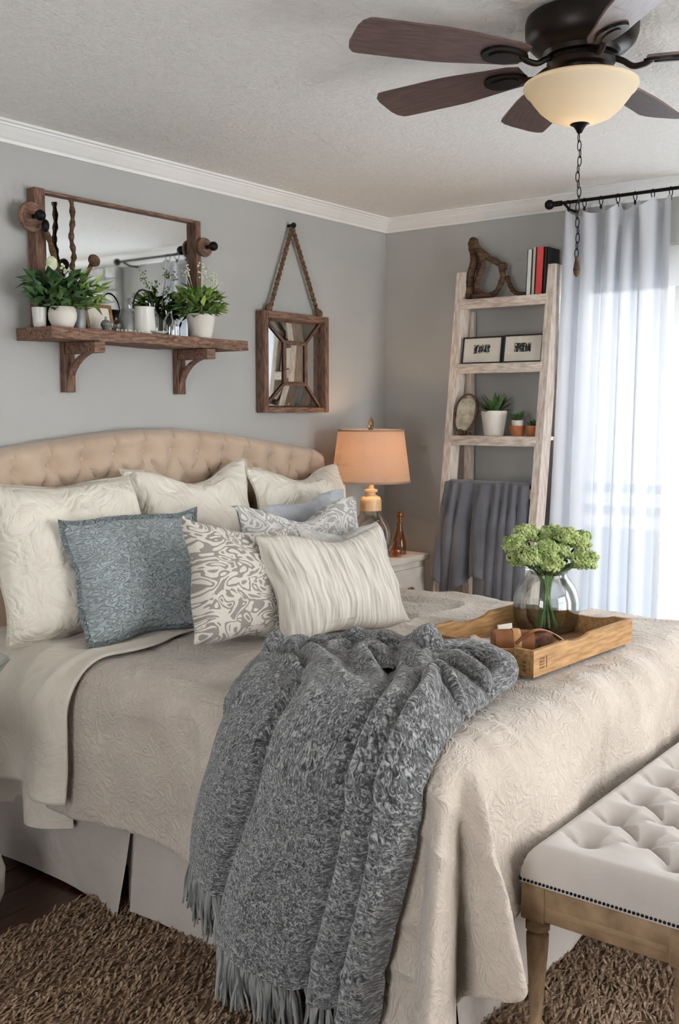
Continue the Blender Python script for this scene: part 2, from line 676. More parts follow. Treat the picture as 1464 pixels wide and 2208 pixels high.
def blue_mat():
    m, nt, b = newmat('embossed_blue_cotton')
    b.inputs['Roughness'].default_value = 0.8
    b.inputs['Sheen Weight'].default_value = 0.3
    v = coords(nt, 'UV', (14, 18, 1))
    n = N(nt, 'ShaderNodeTexNoise', i_Scale=1.5, i_Detail=0.0, i_Distortion=1.6)
    nt.links.new(v, n.inputs['Vector'])
    a = math_node(nt, 'ABSOLUTE', math_node(nt, 'SUBTRACT', n.outputs['Fac'], 0.5))
    a = math_node(nt, 'MINIMUM', math_node(nt, 'MULTIPLY', a, 9.0), 1.0)
    w = N(nt, 'ShaderNodeTexWave', bands_direction='X')
    w.inputs['Scale'].default_value = 2.2
    w.inputs['Distortion'].default_value = 0.4
    nt.links.new(coords(nt, 'UV'), w.inputs['Vector'])
    line = math_node(nt, 'GREATER_THAN', w.outputs['Fac'], 0.93)
    h = math_node(nt, 'SUBTRACT', a, math_node(nt, 'MULTIPLY', line, 0.7))
    col = ramp(nt, a, [(0.0, lin((204, 209, 209))), (0.35, lin((176, 186, 188))), (1.0, lin((162, 173, 176)))])
    nt.links.new(col, b.inputs['Base Color'])
    bumpn(nt, b, h, 0.9, 0.009)
    return m


MAT['blue'] = blue_mat()


def stripe_mat():
    m, nt, b = newmat('striped_natural_linen')
    b.inputs['Roughness'].default_value = 0.85
    v = coords(nt, 'UV', (46, 2.2, 1))
    n = N(nt, 'ShaderNodeTexNoise', i_Scale=1.0, i_Detail=3.0)
    nt.links.new(v, n.inputs['Vector'])
    col = ramp(nt, n.outputs['Fac'], [(0.32, lin((160, 152, 140))), (0.46, lin((190, 182, 170))), (0.62, lin((212, 206, 196)))])
    nt.links.new(col, b.inputs['Base Color'])
    bumpn(nt, b, n.outputs['Fac'], 0.3, 0.006)
    return m


MAT['stripe'] = stripe_mat()
MAT['rug'] = M('jute_rug_backing', (92, 68, 48), (146, 112, 82), rough=0.95, scale=40, stretch=(1, 3, 1), bump=0.8, bdist=0.01)


def pile_mat():
    m, nt, b = newmat('jute_rug_pile')
    b.inputs['Roughness'].default_value = 0.9
    v = coords(nt, 'Object')
    n = N(nt, 'ShaderNodeTexNoise', i_Scale=2.5, i_Detail=3.0)
    nt.links.new(v, n.inputs['Vector'])
    n2 = N(nt, 'ShaderNodeTexNoise', i_Scale=90.0, i_Detail=1.0)
    nt.links.new(v, n2.inputs['Vector'])
    f = math_node(nt, 'ADD', math_node(nt, 'MULTIPLY', n.outputs['Fac'], 0.4), math_node(nt, 'MULTIPLY', n2.outputs['Fac'], 0.6))
    col = ramp(nt, f, [(0.32, lin((84, 64, 50))), (0.48, lin((136, 110, 88))), (0.64, lin((184, 158, 132)))])
    nt.links.new(col, b.inputs['Base Color'])
    return m


MAT['pile'] = pile_mat()

# ================================================================== room shell
CEIL = 2.5
XL, YF = -6.0, -5.0
struct('wall_back', box2((XL, 0, 0), (0.12, 0.12, CEIL)), MAT['wall'], label='blue grey painted wall behind the bed')
WY0, WY1, WZ = -2.06, -1.03, 2.24
struct('wall_right', join(box2((0, WY1, 0), (0.12, 0, CEIL)), box2((0, -3.5, 0), (0.12, WY0, CEIL)), box2((0, WY0, WZ), (0.12, WY1, CEIL)), box2((0, YF, 0), (0.12, -4.8, CEIL)), box2((0, -4.8, 0), (0.12, -3.5, 0.4)), box2((0, -4.8, 2.3), (0.12, -3.5, CEIL))), MAT['wall'],
       label='blue grey painted wall with the glass door')
struct('wall_front', join(box2((XL, YF - .12, 0), (-2.6, YF, CEIL)), box2((-0.6, YF - .12, 0), (0.12, YF, CEIL)), box2((-2.6, YF - .12, 0), (-0.6, YF, 0.4)), box2((-2.6, YF - .12, 2.3), (-0.6, YF, CEIL))), MAT['wall'])  # opening added out of view to let in fill daylight
struct('wall_left', join(box2((XL - .12, -1.95, 0), (XL, 0.12, CEIL)), box2((XL - .12, YF - .12, 0), (XL, -2.95, CEIL)), box2((XL - .12, -2.95, 0), (XL, -1.95, 0.4)), box2((XL - .12, -2.95, 2.3), (XL, -1.95, CEIL))), MAT['wall'])  # unseen opening added to brighten the left side of the bed
struct('ceiling', box2((XL - .12, YF - .12, CEIL), (0.12, 0.12, CEIL + .1)), MAT['ceiling'], label='white ceiling with a fine knockdown texture')

# floor: dark planks over a sub-floor
fl = struct('floor', box2((XL, YF, -0.06), (0.0, 0.0, -0.016)), MAT['black'], label='dark stained plank floor')
pw = 0.13
pm = mesh('plank', box((0, 0, 0), (1.19, pw - 0.003, 0.016), 0.002, 1), smooth=False)
row = 0
y = -pw / 2
while y > YF + pw / 2:
    x = XL + 0.6 + (row % 3) * 0.4 - 0.4
    while x < 0.6:
        if x - .6 >= XL - .01 and x + .6 <= 0.01:
            p = obj('plank', pm, MAT['plank'], fl, loc=(x, y, -0.008))
        x += 1.2
    row += 1
    y -= pw

CROWN = [(0, 2.436), (-0.010, 2.436), (-0.014, 2.446), (-0.022, 2.452), (-0.040, 2.470), (-0.050, 2.482), (-0.054, 2.484), (-0.056, 2.490), (-0.066, 2.492), (-0.066, 2.5), (0, 2.5)]
struct('trim_1', prism(CROWN, XL, 0.0, 'x'), MAT['trim'], label='white crown moulding above the bed wall')
struct('trim_2', prism(CROWN, YF, 0.0, 'y'), MAT['trim'], label='white crown moulding above the curtain wall')
struct('baseboard_back', box2((XL, -0.016, 0), (0, 0, 0.11), 0.004), MAT['trim'])
struct('baseboard_right', box2((-0.016, -1.0, 0), (0, 0, 0.11), 0.004), MAT['trim'])

# glass door in the right wall
w1 = thing('window_1', 'white framed glass door behind the sheer curtain', 'glass door', (0.06, -1.545, 0))
del w1['category']
w1['kind'] = 'structure'
fx0, fx1 = 0.03, 0.10
for nm, a, b in (('head_rail', (fx0, WY0, 2.06), (fx1, WY1, 2.24)), ('sill_rail', (fx0, WY0, 0.0), (fx1, WY1, 0.16)),
                 ('stile', (fx0, WY0, 0.16), (fx1, WY0 + .06, 2.06)), ('stile', (fx0, WY1 - .06, 0.16), (fx1, WY1, 2.06)),
                 ('stile', (fx0, -1.60, 0.16), (fx1, -1.515, 2.06))):
    wpart(nm, box2(a, b, 0.004), MAT['trim'], w1)
wpart('pane', box2((0.06, WY0 + .06, 0.16), (0.066, -1.60, 2.06)), MAT['pane'], w1, smooth=False)
wpart('pane', box2((0.06, -1.515, 0.16), (0.066, WY1 - .06, 2.06)), MAT['pane'], w1, smooth=False)
# added windows (light the room, seen in no view of the photograph)
for n_, (a, b, ax) in {2: ((-2.6, -0.6), (0.4, 2.3), 'y'), 3: ((-4.8, -3.5), (0.4, 2.3), 'x')}.items():
    w = thing('window_%d' % n_, 'unseen white window added behind the viewer to light the room', 'window', (-1.6, YF - .06, 0.4) if ax == 'y' else (.06, -4.15, 0.4))
    del w['category']
    w['kind'] = 'structure'
    k = 5
    for i in range(k):
        q = a[0] + (a[1] - a[0]) * i / (k - 1)
        q = min(max(q, a[0] + .03), a[1] - .03)
        if ax == 'y':
            wpart('mullion', box2((q - .03, YF - .09, .4), (q + .03, YF - .03, 2.3)), MAT['trim'], w)
        else:
            wpart('mullion', box2((.03, q - .03, .4), (.09, q + .03, 2.3)), MAT['trim'], w)
    for z in (.43, 1.35, 2.27):
        if ax == 'y':
            wpart('rail', box2((a[0], YF - .085, z - .03), (a[1], YF - .035, z + .03)), MAT['trim'], w)
        else:
            wpart('rail', box2((.035, a[0], z - .03), (.085, a[1], z + .03)), MAT['trim'], w)

# pale whitewashed brick chimney on the right wall, seen in the shelf mirror
br = struct('wall_right_chimney', box2((-0.05, -3.08, 0), (0.0, -2.10, 2.436)), MAT['mortar'], label='whitewashed brick chimney breast on the curtain wall')
bmesh_full = mesh('brick', box((0, 0, 0), (0.03, 0.212, 0.064), 0.004, 1), smooth=False)
bmesh_half = mesh('brick_half', box((0, 0, 0), (0.03, 0.100, 0.064), 0.004, 1), smooth=False)
for i in range(33):
    z = 0.037 + i * 0.0738
    if z < 1.2:
        continue
    off = i % 2
    ys = [-3.08 + .112 + .2235 * k for k in range(4)] + [-3.08 + .112 + .2235 * 4 - .056] if off == 0 else [-3.08 + .056] + [-3.08 + .224 + .2235 * k for k in range(4)]
    for k, yy in enumerate(ys):
        half = (off == 0 and k == 4) or (off == 1 and k == 0)
        obj('brick', bmesh_half if half else bmesh_full, MAT['brick'], br, loc=(-0.055 - random.random() * .004, yy, z))

# outside
gr = obj('patio', box2((0.12, -8, -0.2), (9, 6, -0.12)), MAT['patio'], smooth=False)
tag(gr, 'pale grey patio outside the glass door', 'patio')
rl = thing('deck_railing', 'white deck railing beyond the glass door', 'railing', (3.0, -1.5, -0.12))
for i in range(6):
    wpart('rail', box2((2.98, -5, .05 + i * .17), (3.02, 3, .12 + i * .17)), MAT['fence'], rl)
for yy in (-4.0, -2.4, -0.8, 0.8, 2.4):
    wpart('post', box2((2.94, yy - .05, -.12), (3.04, yy + .05, 1.1)), MAT['fence'], rl)

# ================================================================== rug
RX0, RX1, RY0, RY1 = -4.6, -0.9, -3.6, -0.64
rug = thing('area_rug', 'brown jute shag rug under the bed and bench', 'rug', (-2.75, -2.1, 0))
wpart('backing', box2((RX0, RY0, 0.0), (RX1, RY1, 0.012), 0.004), MAT['rug'], rug)
nf = 62000
px = RNG.uniform(RX0, RX1, nf)
py = RNG.uniform(RY0, RY1, nf)
keep = ~((px > -2.38) & (px < -0.9) & (py > -1.85)) & (px + 0.9 * py > -8.2)
px, py = px[keep], py[keep]
nf = len(px)
ang = RNG.normal(0.25, 0.35, nf) + np.where(RNG.rand(nf) < .5, 0, math.pi)
ln = RNG.uniform(0.025, 0.065, nf)
wd = RNG.uniform(0.0018, 0.0036, nf)
h0 = RNG.uniform(0.010, 0.022, nf)
dx, dy = np.cos(ang), np.sin(ang)
Vp = np.zeros((nf, 6, 3))
for k, (q, hh) in enumerate(((0, 0.0), (0.5, 0.008), (1.0, 0.002))):
    hk = h0 + hh * RNG.uniform(.6, 1.4, nf)
    for s_, sg in enumerate((-1, 1)):
        ww = wd * (1 if k < 2 else .4)
        Vp[:, k * 2 + s_, 0] = px + dx * ln * q - dy * ww * sg
        Vp[:, k * 2 + s_, 1] = py + dy * ln * q + dx * ww * sg
        Vp[:, k * 2 + s_, 2] = hk
base = (np.arange(nf) * 6)[:, None]
Fp = np.concatenate([base + np.array([0, 1, 3, 2]), base + np.array([2, 3, 5, 4])])
wpart('pile', (Vp.reshape(-1, 3), Fp), MAT['pile'], rug, smooth=False, kind='stuff', fix=False)

# ================================================================== bed
bed = thing('bed', 'king bed with tufted beige headboard and pale pleated skirt', 'bed', (-1.58, -1.0, 0))
wpart('mattress', box2((-2.44, -1.88, 0.30), (-0.74, -0.13, 0.69), 0.05), MAT['sheet'], bed)
wpart('bed_base', box2((-2.42, -1.86, 0.10), (-0.76, -0.13, 0.30), 0.01), MAT['skirt'], bed)
for xx in (-2.38, -0.80):
    for yy in (-1.80, -0.2):
        wpart('leg', lathe([(0.03, 0.0), (0.035, 0.02), (0.035, 0.10)], 12, (xx, yy, 0)), MAT['black'], bed)


def seg_d(X, Y, a, b):
    a = np.array(a)
    b = np.array(b)
    d = b - a
    t = np.clip(((X - a[0]) * d[0] + (Y - a[1]) * d[1]) / (d @ d), 0, 1)
    return np.hypot(X - a[0] - t * d[0], Y - a[1] - t * d[1])


def tuft(X, Y, buttons, segs, bd=0.055, br_=0.036, cd=0.028, cr=0.013):
    o = np.zeros_like(X)
    for s_ in segs:
        d = seg_d(X, Y, *s_)
        o = np.maximum(o, cd * np.exp(-(d / cr) ** 1.3))
    for b in buttons:
        d = np.hypot(X - b[0], Y - b[1])
        o = np.maximum(o, bd * np.exp(-(d / br_) ** 1.2))
    return o


HX = np.array([-2.56, -2.53, -2.47, -2.40, -2.19, -1.98, -1.78, -1.54, -1.30, -1.09, -0.84, -0.70, -0.655, -0.625])
HZ = np.array([1.24, 1.35, 1.375, 1.386, 1.412, 1.434, 1.449, 1.447, 1.426, 1.400, 1.362, 1.345, 1.325, 1.24])


def htop(x):
    return np.interp(x, HX, HZ)


hb_b, hb_s = [], []
for r_ in range(4):
    for k in range(14):
        bx = -2.495 + 0.1475 * k + (0.074 if r_ % 2 else 0)
        if -2.53 < bx < -0.66:
            hb_b.append((bx, float(htop(bx)) - 0.083 - 0.115 * r_, r_))
for (bx, bz, r_) in hb_b:
    if r_ == 0:
        hb_s.append(((bx, bz), (bx + .004, float(htop(bx)) + .02)))
    for (cx, cz, q) in hb_b:
        if q == r_ + 1 and abs(cx - bx) < 0.1:
            hb_s.append(((bx, bz), (cx, cz)))


def hb(U, V):
    x = -2.56 + U * 1.935
    zt = htop(x)
    zb = 0.25
    # rounded top edge
    q = V
    z = zb + (zt - zb) * np.clip(q / 0.94, 0, 1)
    e = np.minimum(np.minimum(x + 2.56, -0.625 - x), zt - z + 0.0)
    rnd = np.sqrt(np.clip(1 - (1 - np.clip(e / 0.05, 0, 1)) ** 2, 0, 1))
    puff = 0.055 + 0.065 * rnd
    t = tuft(x, z, [(b[0], b[1]) for b in hb_b], hb_s)
    y = -(puff - t * rnd)
    back = q > 0.94
    y = np.where(back, -0.055 + (q - 0.94) / 0.06 * 0.05, y)
    return x, y, z


hbp = wpart('headboard', grid(230, 170, hb), MAT['linen'], bed, fix=True)
btn = mesh('button', ico((0, 0, 0), 0.011, 2, (1, .55, 1)))
for (bx, bz, r_) in hb_b:
    if r_ < 2:
        obj('button', btn, MAT['linen'], hbp, loc=(bx + 1.58, -0.070 + 1.0, bz))
wpart('headboard_back', box2((-2.53, -0.05, 0.1), (-0.655, -0.012, 1.30), 0.004), MAT['linen'], bed)


# ---- skirt panels
def skirt(a, b, out, seed, curl=None):
    a = np.array(a)
    b = np.array(b)
    L = np.linalg.norm(b - a)

    def f(U, V):
        z = 0.34 - 0.322 * V
        w = 0.012 * np.sin(U * L * 9 + seed) * V + 0.018 * vn(U * L * 5, V * 1.5, seed) * V + 0.03 * V
        if curl:
            w = w + curl * np.exp(-((1 - U) * L / 0.09) ** 2) * V ** 1.5
        x = a[0] + (b[0] - a[0]) * U + out[0] * w
        y = a[1] + (b[1] - a[1]) * U + out[1] * w
        return x, y, z + 0.01 * np.sin(U * L * 6 + seed) * V
    return grid(int(50 * L) + 10, 24, f)


for a, b, o_, sd, cu in (((-2.475, -0.12), (-2.475, -0.815), (-1, 0), 1, .03), ((-2.475, -0.835), (-2.475, -1.93), (-1, 0), 2, None),
                         ((-2.475, -1.93), (-0.70, -1.93), (0, -1), 3, None), ((-0.70, -1.93), (-0.70, -0.12), (1, 0), 4, None)):
    sk = wpart('bed_skirt', skirt(a, b, o_, sd, cu), MAT['skirt'], bed)
wpart('bed_skirt', box2((-2.47, -0.86, 0.02), (-2.465, -0.78, 0.33)), MAT['skirt'], bed, label='inner fold of the skirt pleat')

# ---- duvet ------------------------------------------------------------
XL0, XR0, YF0, ZT, RR = -2.44, -0.80, -1.90, 0.758, 0.125


def prof(r, R_):
    a = np.clip(r / R_, 0, math.pi / 2)
    extra = np.clip(r - R_ * math.pi / 2, 0, None)
    return R_ * np.sin(a), R_ * (1 - np.cos(a)) + extra, a


def drape(c, cy, off=0.0, disp=None, R_=RR, zt=ZT, wav=1.0):
    """cloth coordinates -> world point lying over the bed; off = offset along the surface normal"""
    sl = np.clip(XL0 - c, 0, None)
    sr = np.clip(c - XR0, 0, None)
    sf = np.clip(YF0 - cy, 0, None)
    sx = np.maximum(sl, sr)
    dx_ = np.where(sl > 0, -1.0, 1.0)
    r = np.hypot(sx, sf)
    k_ = np.minimum(1.0, 0.80 / np.maximum(r, 1e-6))
    r = r * k_
    th = np.arctan2(sf, np.maximum(sx, 1e-9))
    out, down, a = prof(r, R_)
    hang = np.clip(r - 0.10, 0, None)
    corner = (sx > 0) & (sf > 0)
    lobe = 0.42 * np.exp(-((th - 0.42) / 0.20) ** 2) - 0.10 * np.exp(-((th - 0.80) / 0.13) ** 2) + 0.40 * np.exp(-((th - 1.12) / 0.17) ** 2)
    out = out + np.where(corner, hang * lobe * wav, 0)
    # free-hanging waves on the long side and the foot
    wsd = np.clip(1 - th / .35, 0, 1)
    wft = np.clip((th - 1.22) / .35, 0, 1)
    out = out + np.where(sx > 0, wsd * hang * (0.05 * np.sin(cy * 9.0 + 0.8) + 0.12 * vn(cy * 3.1, c * 2, 2)) * wav, 0)
    out = out + np.where(sf > 0, wft * hang * (0.05 * np.sin(c * 8.0) + 0.10 * vn(c * 3.7, cy * 2, 3)) * wav, 0)
    nx, ny, nz = dx_ * np.cos(th) * np.sin(a), -np.sin(th) * np.sin(a), np.cos(a)
    nx = np.where(r > 0, nx, 0)
    ny = np.where(r > 0, ny, 0)
    nz = np.where(r > 0, nz, 1)
    x = np.clip(c, XL0, XR0) + np.where(r > 0, dx_ * out * np.cos(th), 0)
    y_ = np.maximum(cy, YF0) - np.where(r > 0, out * np.sin(th), 0)
    z = zt - down
    d = off + (disp if disp is not None else 0)
    return x + nx * d, y_ + ny * d, z + nz * d


def duvet_disp(c, cy):
    big = 0.030 * fbm(c * 2.2, cy * 2.2, 1, 2)
    # soft creases: on the flat they wander, near the foot they run over the edge
    wr = 0.019 * (ridge(c * 4.0 + 0.6 * vn(cy * 3, c * 3, 4), cy * 4.6, 5) - 0.4)
    foot = sm(-1.35, -1.85, cy)
    wf = 0.013 * (ridge(c * 9.0 + 0.5 * cy, cy * 1.7, 6) - 0.4)
    side = sm(XL0 + .05, XL0 - .15, c)
    ws = 0.012 * (ridge(c * 2.2, cy * 5.5 + 0.7 * c, 7) - 0.4)
    flat = sm(.40, .28, np.abs(c + 1.54)) * sm(.30, .20, np.abs(cy + 1.63))
    k = 1 - flat
    return -.006 * flat + k * (big + wr * (1 - foot) * (1 - side) + wf * foot + ws * side * (1 - foot) + 0.004 * fbm(c * 14, cy * 14, 2, 2))


OL, OR_, OF = 0.545, 0.40, 0.50


def duv(U, V):
    cy = -0.48 + V * (YF0 - OF + 0.48)
    ol = OL + 0.27 * sm(-1.35, -1.85, cy)
    c = (XL0 - ol) + U * (XR0 + OR_ - XL0 + ol)
    # the turned-back head end puffs up
    lip = 0.0
    return drape(c, cy, 0.0, duvet_disp(c, cy) + lip)


dv = obj('duvet', grid(300, 240, duv), MAT['duvet'])
so = dv.modifiers.new('thickness', 'SOLIDIFY')
so.thickness = 0.012
so.offset = -1
tag(dv, 'cream matelasse duvet spread over the bed, hanging to the skirt', 'duvet')


def sheet_fn(y0, y1, ol, R_, off, seed):
    def f(U, V):
        c = (XL0 - ol) + U * (XR0 + 0.35 - XL0 + ol)
        cy = y0 + V * (y1 - y0 + .13 * sm(.25, .6, U)) - 0.03 * np.sin(U * 2.1) * V
        d = 0.012 * fbm(c * 3, cy * 3, seed, 3) + 0.010 * (ridge(c * 2.0, cy * 7 + c, seed + 1) - .4)
        hang = np.clip(XL0 - c - .1, 0, None)
        d = d + hang * 0.10 * np.sin(cy * 17 + seed)
        return drape(c, cy, off, d, R_=R_, wav=0.0)
    return grid(230, 60, f)


s1 = obj('flat_sheet', sheet_fn(-0.13, -0.57, 0.60, 0.10, -0.006, 3), MAT['sheet'])
tag(s1, 'white bed sheet hanging lowest at the head end', 'sheet')
s2 = obj('coverlet', sheet_fn(-0.11, -0.665, 0.50, 0.15, 0.022, 5), MAT['sheet'])
so = s2.modifiers.new('thickness', 'SOLIDIFY')
so.thickness = 0.008
tag(s2, 'cream turned-down coverlet between pillows and duvet, hanging over the bedside', 'coverlet')


# ================================================================== pillows
def pillow(w, h, t, n=44, flange=0.0, pinch=0.06, chop=0.0, seed=0, wrink=0.010, droop=0.0):
    u = np.linspace(-1, 1, n)
    U, V = np.meshgrid(u, u, indexing='ij')
    U = np.sign(U) * np.abs(U) ** 0.85
    V = np.sign(V) * np.abs(V) ** 0.85
    f = 1 - flange
    Ui = np.clip(U / f, -1, 1)
    Vi = np.clip(V / f, -1, 1)
    X = U * w / 2 * (1 - pinch * (1 - V ** 2) * np.abs(U) ** 2)
    Z = V * h / 2 * (1 - pinch * (1 - U ** 2) * np.abs(V) ** 2)
    thick = t / 2 * (np.clip((1 - Ui ** 2) * (1 - Vi ** 2), 0, 1)) ** 0.42 * (1 - 0.12 * Vi)
    Z = Z - chop * np.exp(-(U / 0.45) ** 2) * np.clip(V + .2, 0, 1.2) ** 1.5
    inner = np.clip((1 - Ui ** 4) * (1 - Vi ** 4), 0, 1) ** .4
    wr = wrink * (fbm(U * 2.2 + seed, V * 2.2, seed, 3) * 1.2 + (ridge(U * 2.5 + seed, V * 2.0 + U, seed + 1) - .4) * .5 * (1 - .5 * np.abs(V)))
    edge_wave = (1 - inner) * (0.012 * np.sin(U * 7 + seed) + 0.012 * np.sin(V * 6 + 2 * seed)) * (np.abs(U) * np.abs(V) < .98)
    Z = Z + 0.008 * np.sin(U * 5 + seed) * (np.abs(V) > .8)
    yf = -(thick + wr * inner) + edge_wave
    yb = (thick * .75) + edge_wave
    Zs = Z + h / 2 - droop * U ** 2
    P = np.stack([X, yf, Zs], -1).reshape(-1, 3)
    B = np.stack([X, yb, Zs], -1).reshape(-1, 3)
    idx = np.arange(n * n).reshape(n, n)
    bi = idx.copy()
    inn = np.zeros((n, n), bool)
    inn[1:-1, 1:-1] = True
    bi[inn] = n * n + np.arange(inn.sum())
    Vv = np.concatenate([P, B[inn.ravel()]])
    UVf = np.stack([(U + 1) / 2, (V + 1) / 2], -1).reshape(-1, 2)
    UV = np.concatenate([UVf, UVf[inn.ravel()]])
    F = [(idx[i, j], idx[i + 1, j], idx[i + 1, j + 1], idx[i, j + 1]) for i in range(n - 1) for j in range(n - 1)]
    F += [(bi[i, j], bi[i, j + 1], bi[i + 1, j + 1], bi[i + 1, j]) for i in range(n - 1) for j in range(n - 1)]
    return Vv, F, UV


def add_pillow(name, label, cat, mat, loc, size, lean, yaw=0, roll=0, group=None, **k):
    o = obj(name, pillow(*size, **k), MAT[mat])
    o.rotation_mode = 'XYZ'
    m = Matrix.Rotation(R(yaw), 4, 'Z') @ Matrix.Rotation(R(-lean), 4, 'X') @ Matrix.Rotation(R(roll), 4, 'Y')
    o.matrix_world = Matrix.Translation(loc) @ m
    tag(o, label, cat, group)
    return o


G = 'cream euro pillows along the headboard'
add_pillow('euro_pillow', 'cream sateen square pillow at the left end of the headboard', 'pillow', 'sham', (-2.285, -0.41, 0.768), (0.61, 0.57, 0.22), 20, -8, 0, G, flange=.05, seed=1, chop=.02, wrink=.024, pinch=.07)
add_pillow('euro_pillow', 'cream square pillow with pointed corners behind the blue pillow', 'pillow', 'sham', (-1.63, -0.34, 0.765), (0.68, 0.575, 0.22), 16, 0, 0, G, flange=.06, seed=3, chop=.045, wrink=.024, pinch=.10)
add_pillow('euro_pillow', 'cream square pillow nearest the table lamp', 'pillow', 'sham', (-1.00, -0.335, 0.762), (0.68, 0.54, 0.20), 14, 2, 2, G, flange=.06, seed=4, chop=.03, wrink=.024, pinch=.10)
add_pillow('throw_pillow', 'plain soft grey pillow mostly hidden behind the scroll pillow', 'pillow', 'greypil', (-1.18, -0.53, 0.775), (0.56, 0.40, 0.12), 12, 2, -5, None, seed=5)
add_pillow('throw_pillow', 'wide pale grey scroll print pillow in the second row', 'pillow', 'scroll2', (-1.46, -0.74, 0.768), (0.76, 0.43, 0.15), 17, 2, 0, None, seed=6, chop=.05, pinch=.09)
add_pillow('throw_pillow', 'white grey lace textured pillow behind the striped pillow', 'pillow', 'lace', (-1.44, -0.915, 0.765), (0.52, 0.36, 0.13), 19, 1, 2, None, seed=7, chop=.03, pinch=.09)
add_pillow('throw_pillow', 'dusty blue embossed pillow with flat flange edge', 'pillow', 'blue', (-2.16, -0.60, 0.775), (0.55, 0.43, 0.17), 22, -9, 0, None, flange=.11, seed=2)
add_pillow('throw_pillow', 'taupe and cream scroll print pillow beside the blue pillow', 'pillow', 'scroll', (-2.045, -0.905, 0.768), (0.47, 0.41, 0.16), 17, -4, 9, None, seed=8, chop=.02, pinch=.10)
add_pillow('throw_pillow', 'natural striped linen lumbar pillow in front of the others', 'pillow', 'stripe', (-1.735, -1.085, 0.768), (0.61, 0.38, 0.17), 27, -5, 3, None, seed=9, chop=.03, pinch=.08)

# ================================================================== throw blanket
ta = [0, .06, .14, .24, .285, .33, .44, .56, .64, .685, .74, .79, .83, .875, .93, 1.0]
tb = [.0, .026, .036, .030, -.008, .052, .066, .056, .042, -.006, .066, .054, .006, .064, .052, .002]
_tt = np.linspace(0, 1, 400)
_tf = np.interp(_tt, ta, tb)
_tf = np.convolve(np.pad(_tf, 6, 'edge'), np.hanning(15)[1:-1] / np.hanning(15).sum(), 'valid')


def throw_path(T, S):
    """T across, S from hem (0) to gathered top (1)"""
    zh = np.interp(T, [0, .265, .30, .45, .6, 1.0], [.345, .275, .205, .165, .125, .105])
    chem = XL0 - ((ZT - zh) - RR + RR * math.pi / 2)
    ctop = np.interp(T, [0, .15, .3, .45, .6, .72, .85, 1.0], [-2.34, -2.22, -2.12, -2.06, -2.02, -2.00, -2.05, -2.16])
    yh = -1.195 - .625 * T
    ye = -1.285 - .635 * T
    yt = np.interp(T, [0, .3, .6, .8, 1.0], [-1.23, -1.20, -1.38, -1.62, -1.86])
    c = chem + (ctop - chem) * S
    se = (XL0 - .1 - chem) / (ctop - chem)
    q = np.clip(S / se, 0, 1)
    q2 = np.clip((S - se) / (1 - se), 0, 1)
    cy = np.where(S < se, yh + (ye - yh) * sm(0, 1, q), ye + (yt - ye) * sm(0, 1, q2))
    tw = np.clip(T + 0.025 * np.sin(S * 5 + T * 4) - .012, 0, 1)
    fold = np.interp(tw, _tt, _tf)
    # folds deepen towards the hem, bunch up on top
    env = 0.70 + 0.80 * np.clip(1 - S, 0, 1)
    top = sm(.50, .72, S)
    bunch = top * (0.036 * ridge(T * 4.2 + 1.3 * S, S * 5.5 + 2.0 * T, 3) + 0.03 * fbm(T * 7, S * 9, 4, 2) + 0.012)
    off = 0.020 + fold * env * (1 - .4 * top) + bunch
    off = off * (0.35 + 0.65 * sm(0, .03, T) * sm(0, .03, 1 - T)) + 0.004
    return c, cy, off


def throw_fn(U, V):
    T, S0 = U, V
    sroll = 0.86
    S = np.clip(S0 / sroll, 0, 1)
    c, cy, off = throw_path(T, S)
    x, y_, z = drape(c, cy, off, np.maximum(duvet_disp(c, cy), -.004))
    q = np.clip((S0 - sroll) / (1 - sroll), 0, 1)
    rho = 0.020 + 0.016 * (vn(T * 6, T * 0, 2) + .5) + 0.02 * np.exp(-((T - .78) / .1) ** 2)
    ph = q * 1.75 * math.pi
    x = x + rho * np.sin(ph) * (1 - .3 * q)
    z = z + rho * (1 - np.cos(ph)) * (1 - .3 * q) - .01 * q
    y_ = y_ + 0.03 * q * np.sin(T * 9)
    return x, y_, z


thr = thing('throw_blanket', 'grey shaggy wool throw with fringe draped over the bedside', 'blanket', (-2.5, -1.5, 0.02))
tg = grid(260, 330, throw_fn)
# fine shaggy relief pushed into the surface itself
Tg = tg[2][:, 0]
Sg = tg[2][:, 1]
tb_ = wpart('blanket', tg, MAT['throw'], thr, fix=True)
sol = tb_.modifiers.new('thickness', 'SOLIDIFY')
sol.thickness = 0.012
sol.offset = -1


def sweep_uv(path, rad, fl=1.0, nu=22, seed=0):
    p = [Vector(q) for q in path]
    m = tube(p, rad, nu, cap=False, flat=fl)
    nn = len(p)
    V = np.array(m[0]).reshape(nn, nu, 3)
    V = np.concatenate([V, V[:, :1]], 1)
    ctr = V[:, :nu].mean(1, keepdims=True)
    I, J = np.meshgrid(np.arange(nn), np.arange(nu + 1), indexing='ij')
    k = 1 + .16 * vn(I * .35, (J % nu) * .5, seed)[..., None]
    V = ctr + (V - ctr) * k
    i = np.arange(nn * (nu + 1)).reshape(nn, nu + 1)
    F = np.stack([i[:-1, :-1], i[1:, :-1], i[1:, 1:], i[:-1, 1:]], -1).reshape(-1, 4)
    UV = np.stack([I / nn * .35, J / nu * .16], -1).reshape(-1, 2)
    return V.reshape(-1, 3), F, UV


